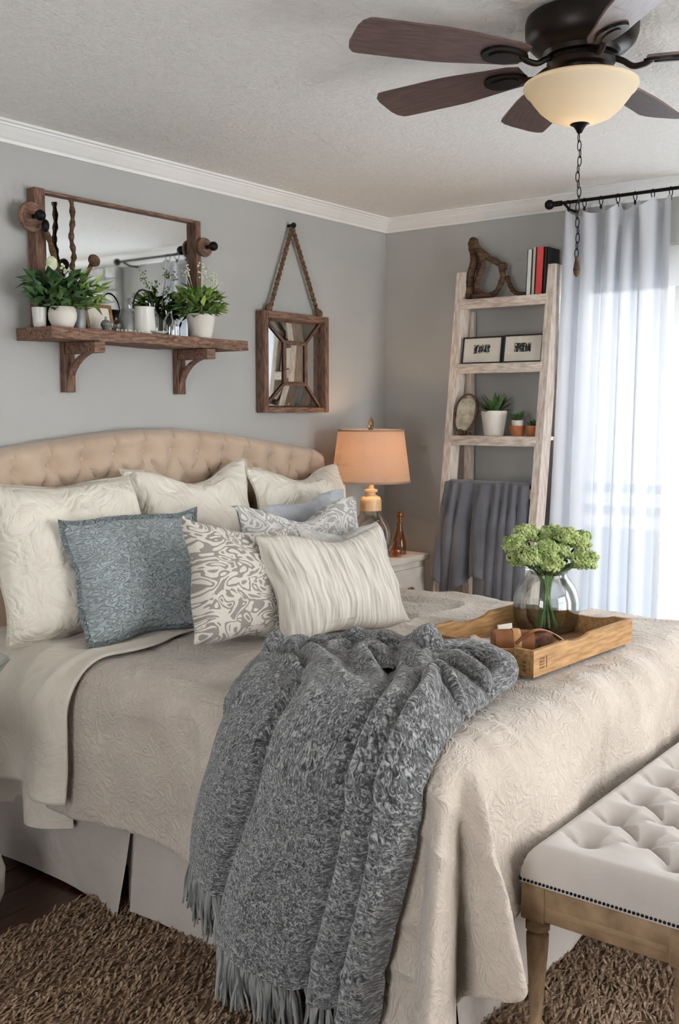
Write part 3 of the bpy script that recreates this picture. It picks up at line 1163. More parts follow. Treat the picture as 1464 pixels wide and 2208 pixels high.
for k_, (pts_, r_) in enumerate((
        ([(-2.25, -1.76, .775), (-2.15, -1.81, .79), (-2.05, -1.825, .806), (-1.975, -1.77, .826), (-1.965, -1.67, .838), (-2.02, -1.60, .832), (-2.09, -1.62, .815), (-2.10, -1.70, .80), (-2.06, -1.73, .785)], .042),
        ([(-1.93, -1.18, .765), (-1.96, -1.23, .80), (-2.02, -1.33, .825), (-2.09, -1.45, .825), (-2.17, -1.53, .795)], .034),
        ([(-2.26, -1.23, .772), (-2.19, -1.24, .80), (-2.13, -1.32, .815), (-2.16, -1.42, .79)], .030),
        ([(-1.90, -1.40, .785), (-1.97, -1.45, .82), (-2.07, -1.55, .835), (-2.2, -1.60, .80)], .034))):
    pp = spline(pts_, 9)
    rr_ = [r_ * (.45 + .55 * math.sin(math.pi * min(1, max(0, (i + 2) / (len(pp) + 3)))) ** .5) for i in range(len(pp))]
    wpart('blanket_fold', sweep_uv(pp, rr_, .75, seed=k_), MAT['throw'], thr)


def tassel_mesh(seed, L):
    rg = random.Random(seed)
    ms = []
    for k in range(5):
        a = rg.uniform(0, 6.28)
        q = rg.uniform(.001, .009)
        pts = []
        ph = rg.uniform(0, 6)
        for i in range(6):
            f = i / 5
            sp = .25 + f * 1.2
            pts.append((q * math.cos(a) * sp + .002 * math.sin(f * 7 + ph), q * math.sin(a) * sp * 1.6 + .003 * math.sin(f * 6 + ph * 2), -L * f * rg.uniform(.85, 1.05)))
        ms.append(tube(pts, [.0036, .0042, .0042, .004, .0036, .002], 5))
    return mesh('tassel', join(*ms))


tms = [tassel_mesh(i, .125) for i in range(7)]
for i in range(72):
    t = (i + .5) / 72
    P = throw_fn(np.array([[t]]), np.array([[0.0]]))
    p = (float(P[0][0, 0]) - .006, float(P[1][0, 0]), float(P[2][0, 0]) + .006)
    o = obj('tassel', tms[i % 7], MAT['tassel'], thr, loc=(p[0] + 2.5, p[1] + 1.5, p[2] - .02))
    o.rotation_euler = (R(random.uniform(-8, 8)), R(random.uniform(-5, 9)), random.uniform(0, 6))
    s = random.uniform(.85, 1.1)
    o.scale = (1, 1, min(s, max(.5, (p[2] - .012) / .13)))
for i in range(13):     # fringe of the far end lying on the duvet
    f = i / 12
    o = obj('tassel', tms[i % 7], MAT['tassel'], thr, loc=(-2.29 + .24 * f + 2.5, -1.20 + .02 * f + 1.5, 0.806 - .02))
    o.rotation_euler = (R(-78 + random.uniform(-6, 6)), R(random.uniform(-10, 10)), R(28 + random.uniform(-25, 25)))
    o.scale = (1, 1, .9)

# ================================================================== bench
bx0, bx1, by0, by1 = -2.365, -1.03, -2.465, -2.055
bench = thing('bench', 'tufted pale linen bench with turned wooden legs at the bed foot', 'bench', ((bx0 + bx1) / 2, (by0 + by1) / 2, 0))
for yy in (by0, by1 - .035):
    wpart('rail', box2((bx0, yy, .333), (bx1, yy + .035, .42), .006), MAT['bench_wood'], bench)
for xx in (bx0, bx1 - .035):
    wpart('rail', box2((xx, by0, .333), (xx + .035, by1, .42), .006), MAT['bench_wood'], bench)
for xx in (bx0 - .002, bx1 - .034):
    wpart('moulding', box2((xx, by0 + .06, .355), (xx + .037, by1 - .06, .375), .004), MAT['bench_wood'], bench)
LEG = [(0.0, 0.0), (.018, 0.0), (.021, .012), (.017, .03), (.022, .04), (.022, .055), (.014, .066), (.016, .10), (.022, .18), (.0265, .24), (.027, .262), (.020, .268), (.029, .276), (.029, .288), (.022, .294), (.022, .305)]
LEG = [(a, b * 1.095) for a, b in LEG]
lm = mesh('leg', lathe(LEG, 20))
bm_ = mesh('leg_block', box((0, 0, .374), (.062, .062, .090), .005))
for xx in (bx0 + .028, (bx0 + bx1) / 2, bx1 - .028):
    for yy in (by0 + .028, by1 - .028):
        lg = obj('leg', lm, MAT['bench_wood'], bench, loc=(xx - bench.location.x, yy - bench.location.y, 0))
        obj('leg_block', bm_, MAT['bench_wood'], lg)
tbt, tsg = [], []
for r_ in range(3):
    for k in range(8):
        tx = bx0 + .14 + .165 * k + (.0825 if r_ % 2 else 0)
        ty = by1 - .10 - .105 * r_
        if bx0 + .08 < tx < bx1 - .06:
            tbt.append((tx, ty, r_))
for a in tbt:
    for b in tbt:
        if b[2] == a[2] + 1 and abs(a[0] - b[0]) < .1:
            tsg.append((a[:2], b[:2]))
    if a[2] == 0:
        tsg.append((a[:2], (a[0], by1 + .02)))
    if a[2] == 2:
        tsg.append((a[:2], (a[0], by0 - .02)))


def bcush(U, V):
    ex = .05
    x = bx0 - .006 + U * (bx1 - bx0 + .012)
    y_ = by0 - .006 + V * (by1 - by0 + .012)
    e = np.minimum(np.minimum(x - bx0 + .006, bx1 + .006 - x), np.minimum(y_ - by0 + .006, by1 + .006 - y_))
    rnd = np.sqrt(np.clip(1 - (1 - np.clip(e / .045, 0, 1)) ** 2, 0, 1))
    t = tuft(x, y_, [b[:2] for b in tbt], tsg, .055, .034, .030, .016)
    z = .420 + .088 * rnd - t * sm(.02, .08, e)
    return x, y_, z


# extra density along the rim through a warped grid
def bcush_w(U, V):
    w_ = lambda a: .5 - .5 * np.cos(np.pi * a) if False else a
    f = lambda a, k: np.where(a < k, a * a / k * .5 * 1.0 + 0, a)
    return bcush(U, V)


cu = wpart('cushion', grid(260, 110, bcush_w), MAT['bench_fab'], bench)
bb = mesh('button', ico((0, 0, 0), .010, 2, (1, 1, .6)))
for b in tbt:
    obj('button', bb, MAT['bench_fab'], cu, loc=(b[0] - bench.location.x, b[1] - bench.location.y, .453))
nails = []
k = 0
pth = [(bx0 - .006, by0 + i * .0098) for i in range(43)] + [(bx0 + i * .0098, by0 - .006) for i in range(133)] + [(bx0 + i * .0098, by1 + .006) for i in range(133)]
for (nx_, ny_) in pth:
    nails.append(ico((nx_, ny_, .427), .0042, 1))
wpart('nail_trim', join(*nails), MAT['iron'], bench, kind='stuff')

# ================================================================== nightstand, lamp, bottles
nx0, nx1, ny0, ny1, nz = -0.645, -0.275, -0.465, -0.03, 0.832
ns = thing('nightstand', 'antique white nightstand between the bed and ladder shelf', 'nightstand', ((nx0 + nx1) / 2, (ny0 + ny1) / 2, 0))
wpart('body', box2((nx0 + .015, ny0 + .018, .12), (nx1 - .015, ny1 - .01, nz - .028), .004), MAT['ns_paint'], ns)
wpart('top', box2((nx0, ny0, nz - .028), (nx1, ny1, nz), .006), MAT['ns_paint'], ns)
for i in range(3):
    z0 = .16 + i * .212
    dr = wpart('drawer', box2((nx0 + .04, ny0 + .006, z0), (nx1 - .04, ny0 + .024, z0 + .19), .005), MAT['ns_paint'], ns)
    wpart('knob', lathe([(0, 0), (.006, 0), (.006, .012), (.014, .018), (.012, .028), (0, .03)], 14), MAT['brass'], ns) if False else None
    kb = obj('knob', xf(lathe([(0, 0), (.006, 0), (.006, .012), (.014, .018), (.012, .028), (0, .03)], 14), Matrix.Translation(((nx0 + nx1) / 2 - ns.location.x, ny0 + .006 - ns.location.y, z0 + .095)) @ Matrix.Rotation(R(90), 4, 'X')), MAT['brass'], dr)
sp = wpart('side_panel', box2((nx1 - .018, ny0 + .06, .2), (nx1 - .010, ny1 - .06, nz - .075), .003), MAT['ns_paint'], ns)
for xx in (nx0 + .035, nx1 - .035):
    for yy in (ny0 + .035, ny1 - .035):
        wpart('leg', box2((xx - .02, yy - .02, 0), (xx + .02, yy + .02, .13), .004), MAT['ns_paint'], ns)

lx, ly = -0.502, -0.27
lamp = thing('table_lamp', 'table lamp with glass jug base and glowing linen shade', 'lamp', (lx, ly, nz))
LP = [(.0, .0), (.062, .0), (.068, .006), (.078, .02), (.095, .055), (.102, .09), (.098, .125), (.083, .158), (.062, .182), (.051, .20), (.049, .235), (.048, .262), (.040, .276), (.026, .286)]
obj('glass_base', lathe(LP, 48), MAT['lamp_glass'], lamp)
sgl = obj('neck_cap', lathe([(.0515, .215), (.0515, .262), (.044, .279), (.024, .290), (.022, .300), (.033, .304), (.033, .314), (.016, .318), (.013, .345), (0, .345)], 32), M('lamp_neck', (222, 186, 140), (232, 200, 156), rough=.35, scale=8), lamp)
obj('socket', tube([(0, 0, .34), (0, 0, .43)], .012, 12), MAT['brass'], lamp)
shz0, shz1 = .352, .600
sh = obj('lamp_shade', lathe([(.189, shz0), (.188, shz0 + .006), (.157, shz1 - .006), (.156, shz1)], 64), MAT['shade'], lamp)
tr_ = obj('shade_trim', join(lathe([(.1895, shz0 - .002), (.1895, shz0 + .008), (.186, shz0 + .008), (.186, shz0 - .002), (.1895, shz0 - .002)], 64), lathe([(.1575, shz1 - .008), (.1575, shz1 + .001), (.154, shz1 + .001), (.154, shz1 - .008), (.1575, shz1 - .008)], 64)), MAT['shade'], sh)
obj('spider', join(*[tube([(0, 0, shz1 - .02), (.155 * math.cos(a), .155 * math.sin(a), shz1 - .006)], .002, 6) for a in (0.3, 2.4, 4.5)]), MAT['brass'], sh)
fin = [tube([(0, 0, .43), (0, 0, shz1 - .01)], .003, 8), lathe([(0, shz1 - .015), (.012, shz1 - .012), (.012, shz1), (.006, shz1 + .01), (.009, shz1 + .018), (0, shz1 + .022)], 16)]
for sg in (-1, 1):
    fin.append(tube(spline([(sg * .004, 0, shz1 + .012), (sg * .018, 0, shz1 + .022), (sg * .013, 0, shz1 + .038), (sg * .005, 0, shz1 + .046), (0, 0, shz1 + .062)], 5), .0035, 8))
obj('finial', join(*fin), MAT['brass'], lamp)
blb, nt_, bs_ = newmat('lamp_bulb_glow')
bs_.inputs['Emission Color'].default_value = (1.0, .62, .36, 1)
bs_.inputs['Emission Strength'].default_value = 6
obj('bulb', lathe([(0, .52), (.012, .518), (.024, .505), (.028, .488), (.024, .465), (.013, .445), (.012, .43)], 20), blb, lamp)
pl = bpy.data.lights.new('lamp_light', 'POINT')
pl.energy = 13
pl.color = (1.0, .66, .42)
pl.shadow_soft_size = .03
po = bpy.data.objects.new('lamp_light', pl)
COL.objects.link(po)
po.parent = lamp
po.location = (0, 0, .49)


def bottle(label, loc, prof_, stop=None):
    b = thing('glass_bottle', label, 'bottle', loc)
    obj('body', lathe(prof_, 28), MAT['amber'], b)
    if stop:
        obj('stopper', lathe(stop, 20), MAT['amber'], b)
    return b


bottle('tall amber glass bottle with ball stopper beside the lamp', (-0.395, -0.365, nz),
       [(0, 0), (.030, 0), (.034, .006), (.034, .03), (.028, .07), (.018, .105), (.013, .128), (.0125, .15), (.0165, .154), (.0165, .160)],
       [(.0, .158), (.010, .160), (.010, .168), (.008, .172), (.016, .180), (.018, .190), (.015, .202), (.0, .206)])
bottle('short round amber glass bottle in front of the lamp', (-0.485, -0.405, nz),
       [(0, 0), (.024, 0), (.032, .012), (.035, .03), (.030, .048), (.016, .060), (.012, .07), (.015, .076)])

# ================================================================== ladder shelf
LY0, LY1 = -1.035, -0.52


def lxf(z):
    return -0.148 - 0.1245 * (2.176 - z)


lad = thing('ladder_shelf', 'whitewashed leaning ladder shelf against the grey corner wall', 'shelf', (-0.25, (LY0 + LY1) / 2, 0))
for (ya, yb) in ((LY0, LY0 + .038), (LY1 - .038, LY1)):
    ol = [(lxf(0), 0), (lxf(0) + .085, 0), (lxf(2.18) + .085, 2.18), (lxf(2.18), 2.18)]
    wpart('front_rail', prism(ol, ya, yb, 'y'), MAT['white_wash_v'], lad, smooth=False)
    wpart('rear_rail', box2((-.062, ya, 0), (-.024, yb, 2.0), .003), MAT['white_wash_v'], lad)
SHZ = (2.046, 1.740, 1.402)
for z in SHZ:
    sh_ = wpart('shelf_board', box2((lxf(z) + .002, LY0 + .030, z - .018), (-.022, LY1 - .030, z), .002), MAT['white_wash'], lad)
    wpart('shelf_lip', box2((lxf(z) - .004, LY0 + .030, z - .044), (lxf(z) + .018, LY1 - .030, z + .002), .003), MAT['white_wash'], sh_)
for z in (1.165, .62, .28):
    wpart('rung', box2((lxf(z) + .01, LY0 + .03, z - .044), (lxf(z) + .075, LY1 - .03, z), .004), MAT['white_wash'], lad)

# grey blanket over the rung
TZ = 1.168


def towel_fn(U, V):
    yy = -0.545 - 0.44 * U
    fr = np.sin(U * 46 + 3.0 * np.sin(U * 8)) * .5 + .5 * vn(U * 17, V * 1.2, 5) * 2
    # V 0..0.18 behind the rung, .18...3 over it, then down in front
    back = V < .15
    over = (V >= .15) & (V < .28)
    L = 0.47 + 0.05 * np.sin(U * 9 + .6) + .03 * (U > .55) - .06 * sm(.0, .12, .12 - U)
    xr = lxf(TZ) + .042
    phi = np.clip((V - .15) / .13, 0, 1) * math.pi
    q = np.clip((V - .28) / .72, 0, 1)
    x = np.where(back, xr + .048, np.where(over, xr + .048 * np.cos(phi), xr - .048 - .1245 * 0 * q))
    z = np.where(back, TZ - .25 * (1 - V / .15), np.where(over, TZ + .006 + .02 * np.sin(phi), TZ + .006 - L * q))
    amp = np.where(V > .2, .010 + .028 * sm(0, .4, q), .006)
    x = x - amp * fr - .06 * q
    yy = yy + .018 * np.cos(U * 46 + 3.0 * np.sin(U * 8)) * sm(0, .5, q) - (U - .5) * .03 * q
    return x, yy, z


tw = obj('hanging_blanket', grid(150, 80, towel_fn), MAT['towel'])
so = tw.modifiers.new('thickness', 'SOLIDIFY')
so.thickness = .006
tag(tw, 'slate grey blanket hung in folds over the ladder rung', 'blanket')

# driftwood
DX = -0.105
dw = []


def br_(pts, r0, r1, dx=0.0, n=6):
    p = spline([(DX + dx + random.uniform(-.012, .012), a, b) for a, b in pts], n)
    rs = [r0 + (r1 - r0) * i / (len(p) - 1) + random.uniform(-.002, .002) for i in range(len(p))]
    dw.append(tube(p, rs, 9))


br_([(-.565, 2.056), (-.567, 2.10), (-.575, 2.17), (-.583, 2.24), (-.568, 2.315), (-.588, 2.328), (-.61, 2.29), (-.66, 2.245), (-.70, 2.225), (-.744, 2.20)], .022, .014)
br_([(-.595, 2.056), (-.585, 2.11), (-.605, 2.18), (-.60, 2.25), (-.585, 2.31)], .016, .012, .02)
br_([(-.624, 2.27), (-.648, 2.21), (-.625, 2.15), (-.614, 2.11), (-.645, 2.072), (-.70, 2.064)], .011, .013, -.015)
br_([(-.744, 2.20), (-.752, 2.15), (-.735, 2.10), (-.69, 2.068), (-.60, 2.062)], .014, .013, -.01)
br_([(-.755, 2.15), (-.785, 2.09), (-.82, 2.066), (-.875, 2.060)], .012, .009, .01)
dw.append(ico((DX, -.745, 2.195), .022, 2, (1, 1.1, 1)))
dwo = obj('driftwood', join(*dw), MAT['drift'])
tag(dwo, 'twisted dark driftwood sculpture on top of the ladder shelf', 'driftwood')

# books
for nm, ya, yb, h, cm, dp, lab in (('white', -.893, -.917, .205, 'book_white', .12, 'white book at the left of the row on the ladder top'),
                                   ('cream', -.919, -.936, .214, 'book_cream', .12, 'thin cream book leaning on the red book'),
                                   ('red', -.938, -.975, .212, 'red', .125, 'red cloth book on the ladder top'),
                                   ('black', -.977, -.993, .210, 'black', .12, 'black book at the right of the red book')):
    b = thing('book', lab, 'book', (-.10, (ya + yb) / 2, 2.0465), (R(2.0), 0, 0), 'books on the ladder top')
    t_ = abs(yb - ya)
    fx = lxf(2.05) + .006 + .10
    obj('cover', join(box2((fx, -t_ / 2, 0), (fx + dp, -t_ / 2 + .003, h)), box2((fx, t_ / 2 - .003, 0), (fx + dp, t_ / 2, h)), box2((fx, -t_ / 2, 0), (fx + .004, t_ / 2, h))), MAT[cm], b, smooth=False)
    obj('pages', box2((fx + .004, -t_ / 2 + .003, .003), (fx + dp - .004, t_ / 2 - .003, h - .004)), MAT['cream_page'], b, smooth=False)


# two framed prints
def art_mat(name, seed, dark):
    m, nt, b = newmat(name)
    b.inputs['Roughness'].default_value = .7
    v = coords(nt, 'Object', (90, 60, 60))
    n = N(nt, 'ShaderNodeTexNoise', i_Scale=1.0, i_Detail=3.0)
    n.inputs['Scale'].default_value = 1.0 + .1 * seed
    nt.links.new(v, n.inputs['Vector'])
    c = ramp(nt, n.outputs['Fac'], [(.42, lin((24, 22, 22))), (.52, lin(dark)), (.60, lin((206, 200, 190)))])
    nt.links.new(c, b.inputs['Base Color'])
    return m


for lab, ya, yb, z1, am in (('small framed grey print on the ladder shelf, left of the pair', -.570, -.782, .128, art_mat('grey_sketch', 1, (150, 148, 146))),
                            ('small framed black print on the ladder shelf, right of the pair', -.790, -.990, .130, art_mat('black_sketch', 4, (90, 88, 86)))):
    yc = (ya + yb) / 2
    w_ = abs(ya - yb)
    fr = thing('picture_frame', lab, 'picture', (lxf(1.74) + .02, yc, 1.7425), (0, R(8), 0), 'framed prints on the ladder shelf')
    t_ = .007
    for a, b in (((0, -w_ / 2, 0), (.014, w_ / 2, t_)), ((0, -w_ / 2, z1 - t_), (.014, w_ / 2, z1)), ((0, -w_ / 2, t_), (.014, -w_ / 2 + t_, z1 - t_)), ((0, w_ / 2 - t_, t_), (.014, w_ / 2, z1 - t_))):
        obj('frame_bar', box2(a, b, .001), MAT['black'], fr)
    obj('mat_board', box2((.004, -w_ / 2 + t_, t_), (.010, w_ / 2 - t_, z1 - t_)), MAT['paper'], fr, smooth=False)
    # picture proper: a strip of inked uprights in the middle of the mount
    rg = random.Random(int(ya * 1000))
    obj('print', box2((.0028, -w_ * .20, z1 * .38), (.0042, w_ * .22, z1 * .70)), am, fr, smooth=False)
    for k in range(5):
        yy = -w_ * .16 + k * w_ * .075
        obj('ink_mark', xf(box((0, 0, 0), (.001, .005 + rg.random() * .004, z1 * (.2 + .1 * rg.random()))), Matrix.Translation((.0024, yy, z1 * .53)) @ Matrix.Rotation(R(rg.uniform(-22, 22)), 4, 'X')), MAT['black'], fr, smooth=False)


# oval wire frame with a label
ov = thing('oval_frame', 'oval dark wire frame with cream card on the lower ladder shelf', 'frame', (-.235, -.62, 1.4035), (0, R(10), R(10)))
pts = [(0, .055 * math.cos(a) * (1 + .05 * math.sin(3 * a)) - .010 * math.sin(a), .106 + .092 * math.sin(a)) for a in np.linspace(0, 2 * math.pi, 40)]
obj('hoop', join(tube(pts, .0045, 8), tube([(p[0] + .008, p[1] * 1.06, p[2] + .003) for p in pts], .003, 6)), MAT['drift'], ov)
card = [(.046 * math.copysign(abs(math.cos(a)) ** .6, math.cos(a)) - .008 * math.sin(a), .102 + .076 * math.copysign(abs(math.sin(a)) ** .6, math.sin(a))) for a in np.linspace(0, 2 * math.pi, 32)[:-1]]
obj('card', prism(card, .003, .008, 'x'), M('aged_card', (150, 140, 118), (204, 194, 172), rough=.8, scale=26, detail=5), ov, smooth=False)
obj('twig_foot', join(*[tube(spline([(-.015, -.045 + k * .018, .006), (0, -.02 + k * .01, .012 + .004 * k), (.01, .03 - k * .012, .006)], 5), .0042, 6) for k in range(5)]), MAT['drift'], ov)


def leaf_blades(n, seed, spread, height, wid, c=(0, 0, 0), curve=.5, min_el=.15, droop=0.3, sz=1.0):
    rg = random.Random(seed)
    V, F = [], []
    for i in range(n):
        az = rg.uniform(0, 6.283)
        el = rg.uniform(min_el, 1.45)
        L = height * rg.uniform(.55, 1.1) * (.65 + .35 * math.sin(el)) * sz
        w_ = wid * rg.uniform(.7, 1.25)
        d = Vector((math.cos(az) * math.cos(el), math.sin(az) * math.cos(el), math.sin(el)))
        side = d.cross(Vector((0, 0, 1)))
        side = side.normalized() if side.length > .01 else Vector((1, 0, 0))
        b0 = Vector(c) + Vector((math.cos(az), math.sin(az), 0)) * rg.uniform(0, spread * .45)
        o = len(V)
        for k, (f, ws) in enumerate(((0, .35), (.35, 1.0), (.7, .8), (1.0, .05))):
            p = b0 + d * L * f + Vector((math.cos(az), math.sin(az), -droop)) * (L * curve * f * f * .5)
            for s_ in (-1, 1):
                V.append(tuple(p + side * w_ * ws * s_ + Vector((0, 0, .15 * w_ * ws))))
            V.append(tuple(p))
        for k in range(3):
            a = o + k * 3
            F += [(a, a + 2, a + 5, a + 3), (a + 2, a + 1, a + 4, a + 5)]
    return V, F


def leafy(n, seed, R_, H_, leaf, c=(0, 0, 0)):
    """bushy foliage: leaves on short stems distributed through a dome"""
    rg = random.Random(seed)
    V, F = [], []
    for i in range(n):
        az = rg.uniform(0, 6.283)
        q = rg.random() ** .5
        h = rg.uniform(0.05, 1)
        rr = R_ * q * math.sin(min(1, .35 + h * .9) * math.pi * .62) * 1.05
        p = Vector(c) + Vector((rr * math.cos(az), rr * math.sin(az), H_ * h * (1.05 - .35 * q)))
        d = (Vector((math.cos(az), math.sin(az), rg.uniform(-.3, 1.0))) + Vector((rg.uniform(-.5, .5), rg.uniform(-.5, .5), rg.uniform(-.3, .5)))).normalized()
        L = leaf * rg.uniform(.6, 1.25)
        w_ = L * rg.uniform(.22, .36)
        s_ = d.cross(Vector((rg.uniform(-.4, .4), rg.uniform(-.4, .4), 1))).normalized()
        nrm = s_.cross(d)
        o = len(V)
        V += [tuple(p), tuple(p + d * L * .4 + s_ * w_ + nrm * w_ * .3), tuple(p + d * L * .45 - nrm * w_ * .15), tuple(p + d * L * .4 - s_ * w_ + nrm * w_ * .3), tuple(p + d * L - nrm * L * .12)]
        F += [(o, o + 1, o + 2), (o, o + 2, o + 3), (o + 1, o + 4, o + 2), (o + 2, o + 4, o + 3)]
    return V, F


POT = [(0, 0), (.70, 0), (.74, .03), (.98, .84), (1.0, .86), (1.0, 1.0), (.92, 1.0), (.90, .88), (0, .86)]


def pot(name, label, loc, r, h, pm_, fol, cat='plant', group=None, soil=True, prf=None):
    t = thing(name, label, cat, loc, group=group)
    obj('pot', lathe([(a * r, b * h) for a, b in (prf or POT)], 32), MAT[pm_], t)
    for (nm, m_, mt) in fol:
        obj(nm, m_, MAT[mt], t, kind='stuff', fix=False)
    return t


pot('potted_succulent', 'green succulent in a cream pot on the lower ladder shelf', (-.175, -.748, 1.4025), .061, .118, 'clay_white',
    [('foliage', leaf_blades(70, 4, .05, .10, .0105, (0, 0, .105), .5, .12), 'succ')])
pot('potted_succulent', 'small succulent in a terracotta pot beside the cream pot', (-.20, -.885, 1.4025), .037, .050, 'terracotta',
    [('white_collar', lathe([(.024, .045), (.027, .075), (.022, .075), (.020, .06), (0, .06)], 20), 'clay_white'),
     ('foliage', leaf_blades(60, 9, .03, .055, .008, (0, 0, .072), .4, .1), 'leaf_dark')])
pot('potted_succulent', 'tiny terracotta pot tucked beside the ladder rail', (-.20, -.962, 1.4025), .034, .050, 'terracotta',
    [('foliage', leaf_blades(34, 12, .02, .04, .005, (0, 0, .045), .3, .4), 'succ')])

# ================================================================== wall shelf with brackets
shelf = thing('wall_shelf', 'rough reclaimed wood wall shelf on two curved brackets', 'shelf', (-1.77, -.1, 1.77))


def board(U, V):
    # closed section loop around V, length along U
    a = V * 4
    x = -2.262 + U * .982
    jx = 0.006 * vn(U * 22, V * 0, 3) + .004 * vn(U * 60, V * 6, 4)
    yf = -.205 + jx * 1.5 - .03 * sm(0.12, 0.0, U) * 0
    zt, zb = 1.808, 1.768 + .006 * vn(U * 14, U * 0, 6)
    y_ = np.where(a < 1, -.002 + (yf + .002) * a, np.where(a < 2, yf, np.where(a < 3, yf + (-.002 - yf) * (a - 2), -.002)))
    z = np.where(a < 1, zt, np.where(a < 2, zt + (zb - zt) * (a - 1), np.where(a < 3, zb, zb + (zt - zb) * (a - 3))))
    face = (a > 1) & (a < 2)
    y_ = y_ + np.where(face, .006 * vn(U * 40, a * 3, 5), 0)
    return x, y_, z


bd = grid(120, 41, board)
n0 = len(bd[0])
V_ = list(map(tuple, bd[0]))
F_ = [list(f) for f in bd[1]] + [list(range(0, 40)), list(reversed(range(n0 - 41, n0 - 1)))]
wpart('board', (V_, F_), MAT['barn'], shelf)
for bxx in (-2.055, -1.495):
    h_ = .024
    bk = wpart('bracket', box2((bxx - h_, -.028, 1.588), (bxx + h_, -.001, 1.768), .003), MAT['barnv'], shelf)
    ar = wpart('bracket_arm', box2((bxx - h_, -.200, 1.727), (bxx + h_, -.034, 1.767), .003), MAT['barn'], bk)
    arc_o = [(-.028 - .125 * math.sin(t) ** 1, 1.64 + .092 * (1 - math.cos(t))) for t in np.linspace(0, math.pi / 2, 10)]
    br2 = [(-.026, 1.606)] + [(-.030 - .158 * (1 - math.cos(t)), 1.606 + .126 * math.sin(t)) for t in np.linspace(0, math.pi / 2, 10)] + \
          [(-.165, 1.735)] + [(-.030 - .136 * (1 - math.cos(t)), 1.628 + .106 * math.sin(t)) for t in np.linspace(math.pi / 2, 0, 10)] + [(-.026, 1.636)]
    wpart('bracket_brace', prism(br2, bxx - h_ * .6, bxx + h_ * .6, 'x'), MAT['barnv'], bk, smooth=False)

# mirror standing on the shelf
mr = thing('wall_mirror', 'wide mirror in a thin weathered wood frame above the wall shelf', 'mirror', (-1.79, -.03, 1.809))
wpart('frame_stile', box2((-2.205, -.050, 1.809), (-2.160, -.004, 2.298), .004), MAT['barnv'], mr)
wpart('frame_stile', box2((-1.418, -.045, 1.809), (-1.390, -.004, 2.296), .004), MAT['barnv'], mr)
wpart('frame_rail', box2((-2.160, -.036, 2.286), (-1.418, -.004, 2.297), .003), MAT['barn'], mr)
wpart('frame_rail', box2((-2.160, -.040, 1.809), (-1.418, -.004, 1.822), .003), MAT['barn'], mr)
wpart('mirror_glass', box2((-2.160, -.016, 1.822), (-1.418, -.010, 2.287)), MAT['mirror'], mr, smooth=False)


def knob(label, x, z, r, two=False):
    k = thing('coat_peg', label, 'coat peg', (x, -.002, z))
    t = Matrix.Rotation(R(90), 4, 'X')
    y0 = .05
    obj('rosette', xf(lathe([(0, y0), (r, y0), (r * 1.05, y0 + .006), (r, y0 + .014), (r * .82, y0 + .012), (r * .7, y0 + .018), (r * .45, y0 + .016), (0, y0 + .02)], 30), t), MAT['barn'], k)
    obj('peg', xf(tube([(0, 0, 0), (0, 0, y0 + .05)], .008, 10), t), MAT['iron'], k)
    obj('ball', ico((0, -(y0 + .058), 0), .019, 3), MAT['iron'], k)
    if two:
        obj('hook_end', ico((.030, -(y0 + .045), -.030), .017, 3, (.8, .8, 1.3)), MAT['iron'], k)
    return k


knob('round wooden rosette with black knob at the mirror left side', -2.228, 2.19, .050, True)
knob('round wooden rosette with black knob at the mirror right side', -1.385, 2.19, .038)

# branch standing in front of the mirror
bh = thing('dried_branch', 'dried curly branch standing before the mirror glass', 'branch', (-2.06, -.065, 1.809))
p1 = spline([(.045, -.01, .002), (.03, -.01, .08), (.01, -.005, .16), (-.004, 0, .22), (.006, 0, .27), (-.004, 0, .33), (.004, 0, .40), (0, 0, .468)], 6)
obj('stem', tube(p1, [.009 + .0025 * math.sin(i * 1.7) for i in range(len(p1))], 8), MAT['drift'], bh)
obj('stub', join(tube(spline([(.012, -.005, .16), (.04, -.02, .20), (.062, -.03, .245)], 5), .008, 8), xf(lathe([(0, 0), (.022, 0), (.024, .008), (.020, .016), (0, .018)], 18), Matrix.Translation((.064, -.034, .252)) @ Matrix.Rotation(R(70), 4, 'X'))), MAT['drift'], bh)
bh2 = thing('dried_branch', 'short dried branch leaning on the mirror left frame', 'branch', (-2.165, -.07, 1.809))
p1 = spline([(.05, -.01, .002), (.045, 0, .12), (.03, 0, .22), (.005, 0, .30), (-.015, 0, .345)], 6)
obj('stem', tube(p1, [.010 + .002 * math.sin(i * 1.3) for i in range(len(p1))], 8), MAT['drift'], bh2)

# things on the wall shelf (top at z 1.809)
ZS = 1.8085


def bulb_pot(s):
    return [(a * s, b * s) for a, b in [(0, 0), (.032, 0), (.036, .004), (.048, .03), (.050, .05), (.045, .068), (.040, .074), (.036, .072), (.034, .06), (0, .058)]]


t = thing('potted_plant', 'bushy green plant in a white pot at the left of the shelf', 'plant', (-2.165, -.135, ZS))
obj('pot', lathe(bulb_pot(1.0), 32), MAT['clay_white'], t)
obj('foliage', leafy(210, 3, .090, .135, .055, (-.02, 0, .066)), MAT['leaf_dark'], t, kind='stuff', fix=False)
obj('young_foliage', leafy(90, 13, .085, .11, .055, (.055, -.01, .070)), MAT['leaf'], t, kind='stuff', fix=False)
obj('bud', join(ico((-.055, -.02, .215), .020, 2, (1, 1, 1.3)), ico((-.065, -.02, .195), .015, 2, (1, 1, 1.3)), *[ico((random.uniform(-.03, .06), random.uniform(-.05, .0), random.uniform(.185, .215)), .006, 1) for _ in range(14)]), MAT['bud'], t, kind='stuff')
t = thing('cup', 'small white cup behind the left potted plant', 'cup', (-2.225, -.085, ZS))
obj('body', lathe([(0, 0), (.018, 0), (.022, .01), (.026, .07), (.024, .07), (.02, .012), (0, .01)], 24), MAT['enamel'], t)
t = thing('tin_pot', 'grey tin pot of grass right of the white pot', 'pot', (-2.075, -.105, ZS))
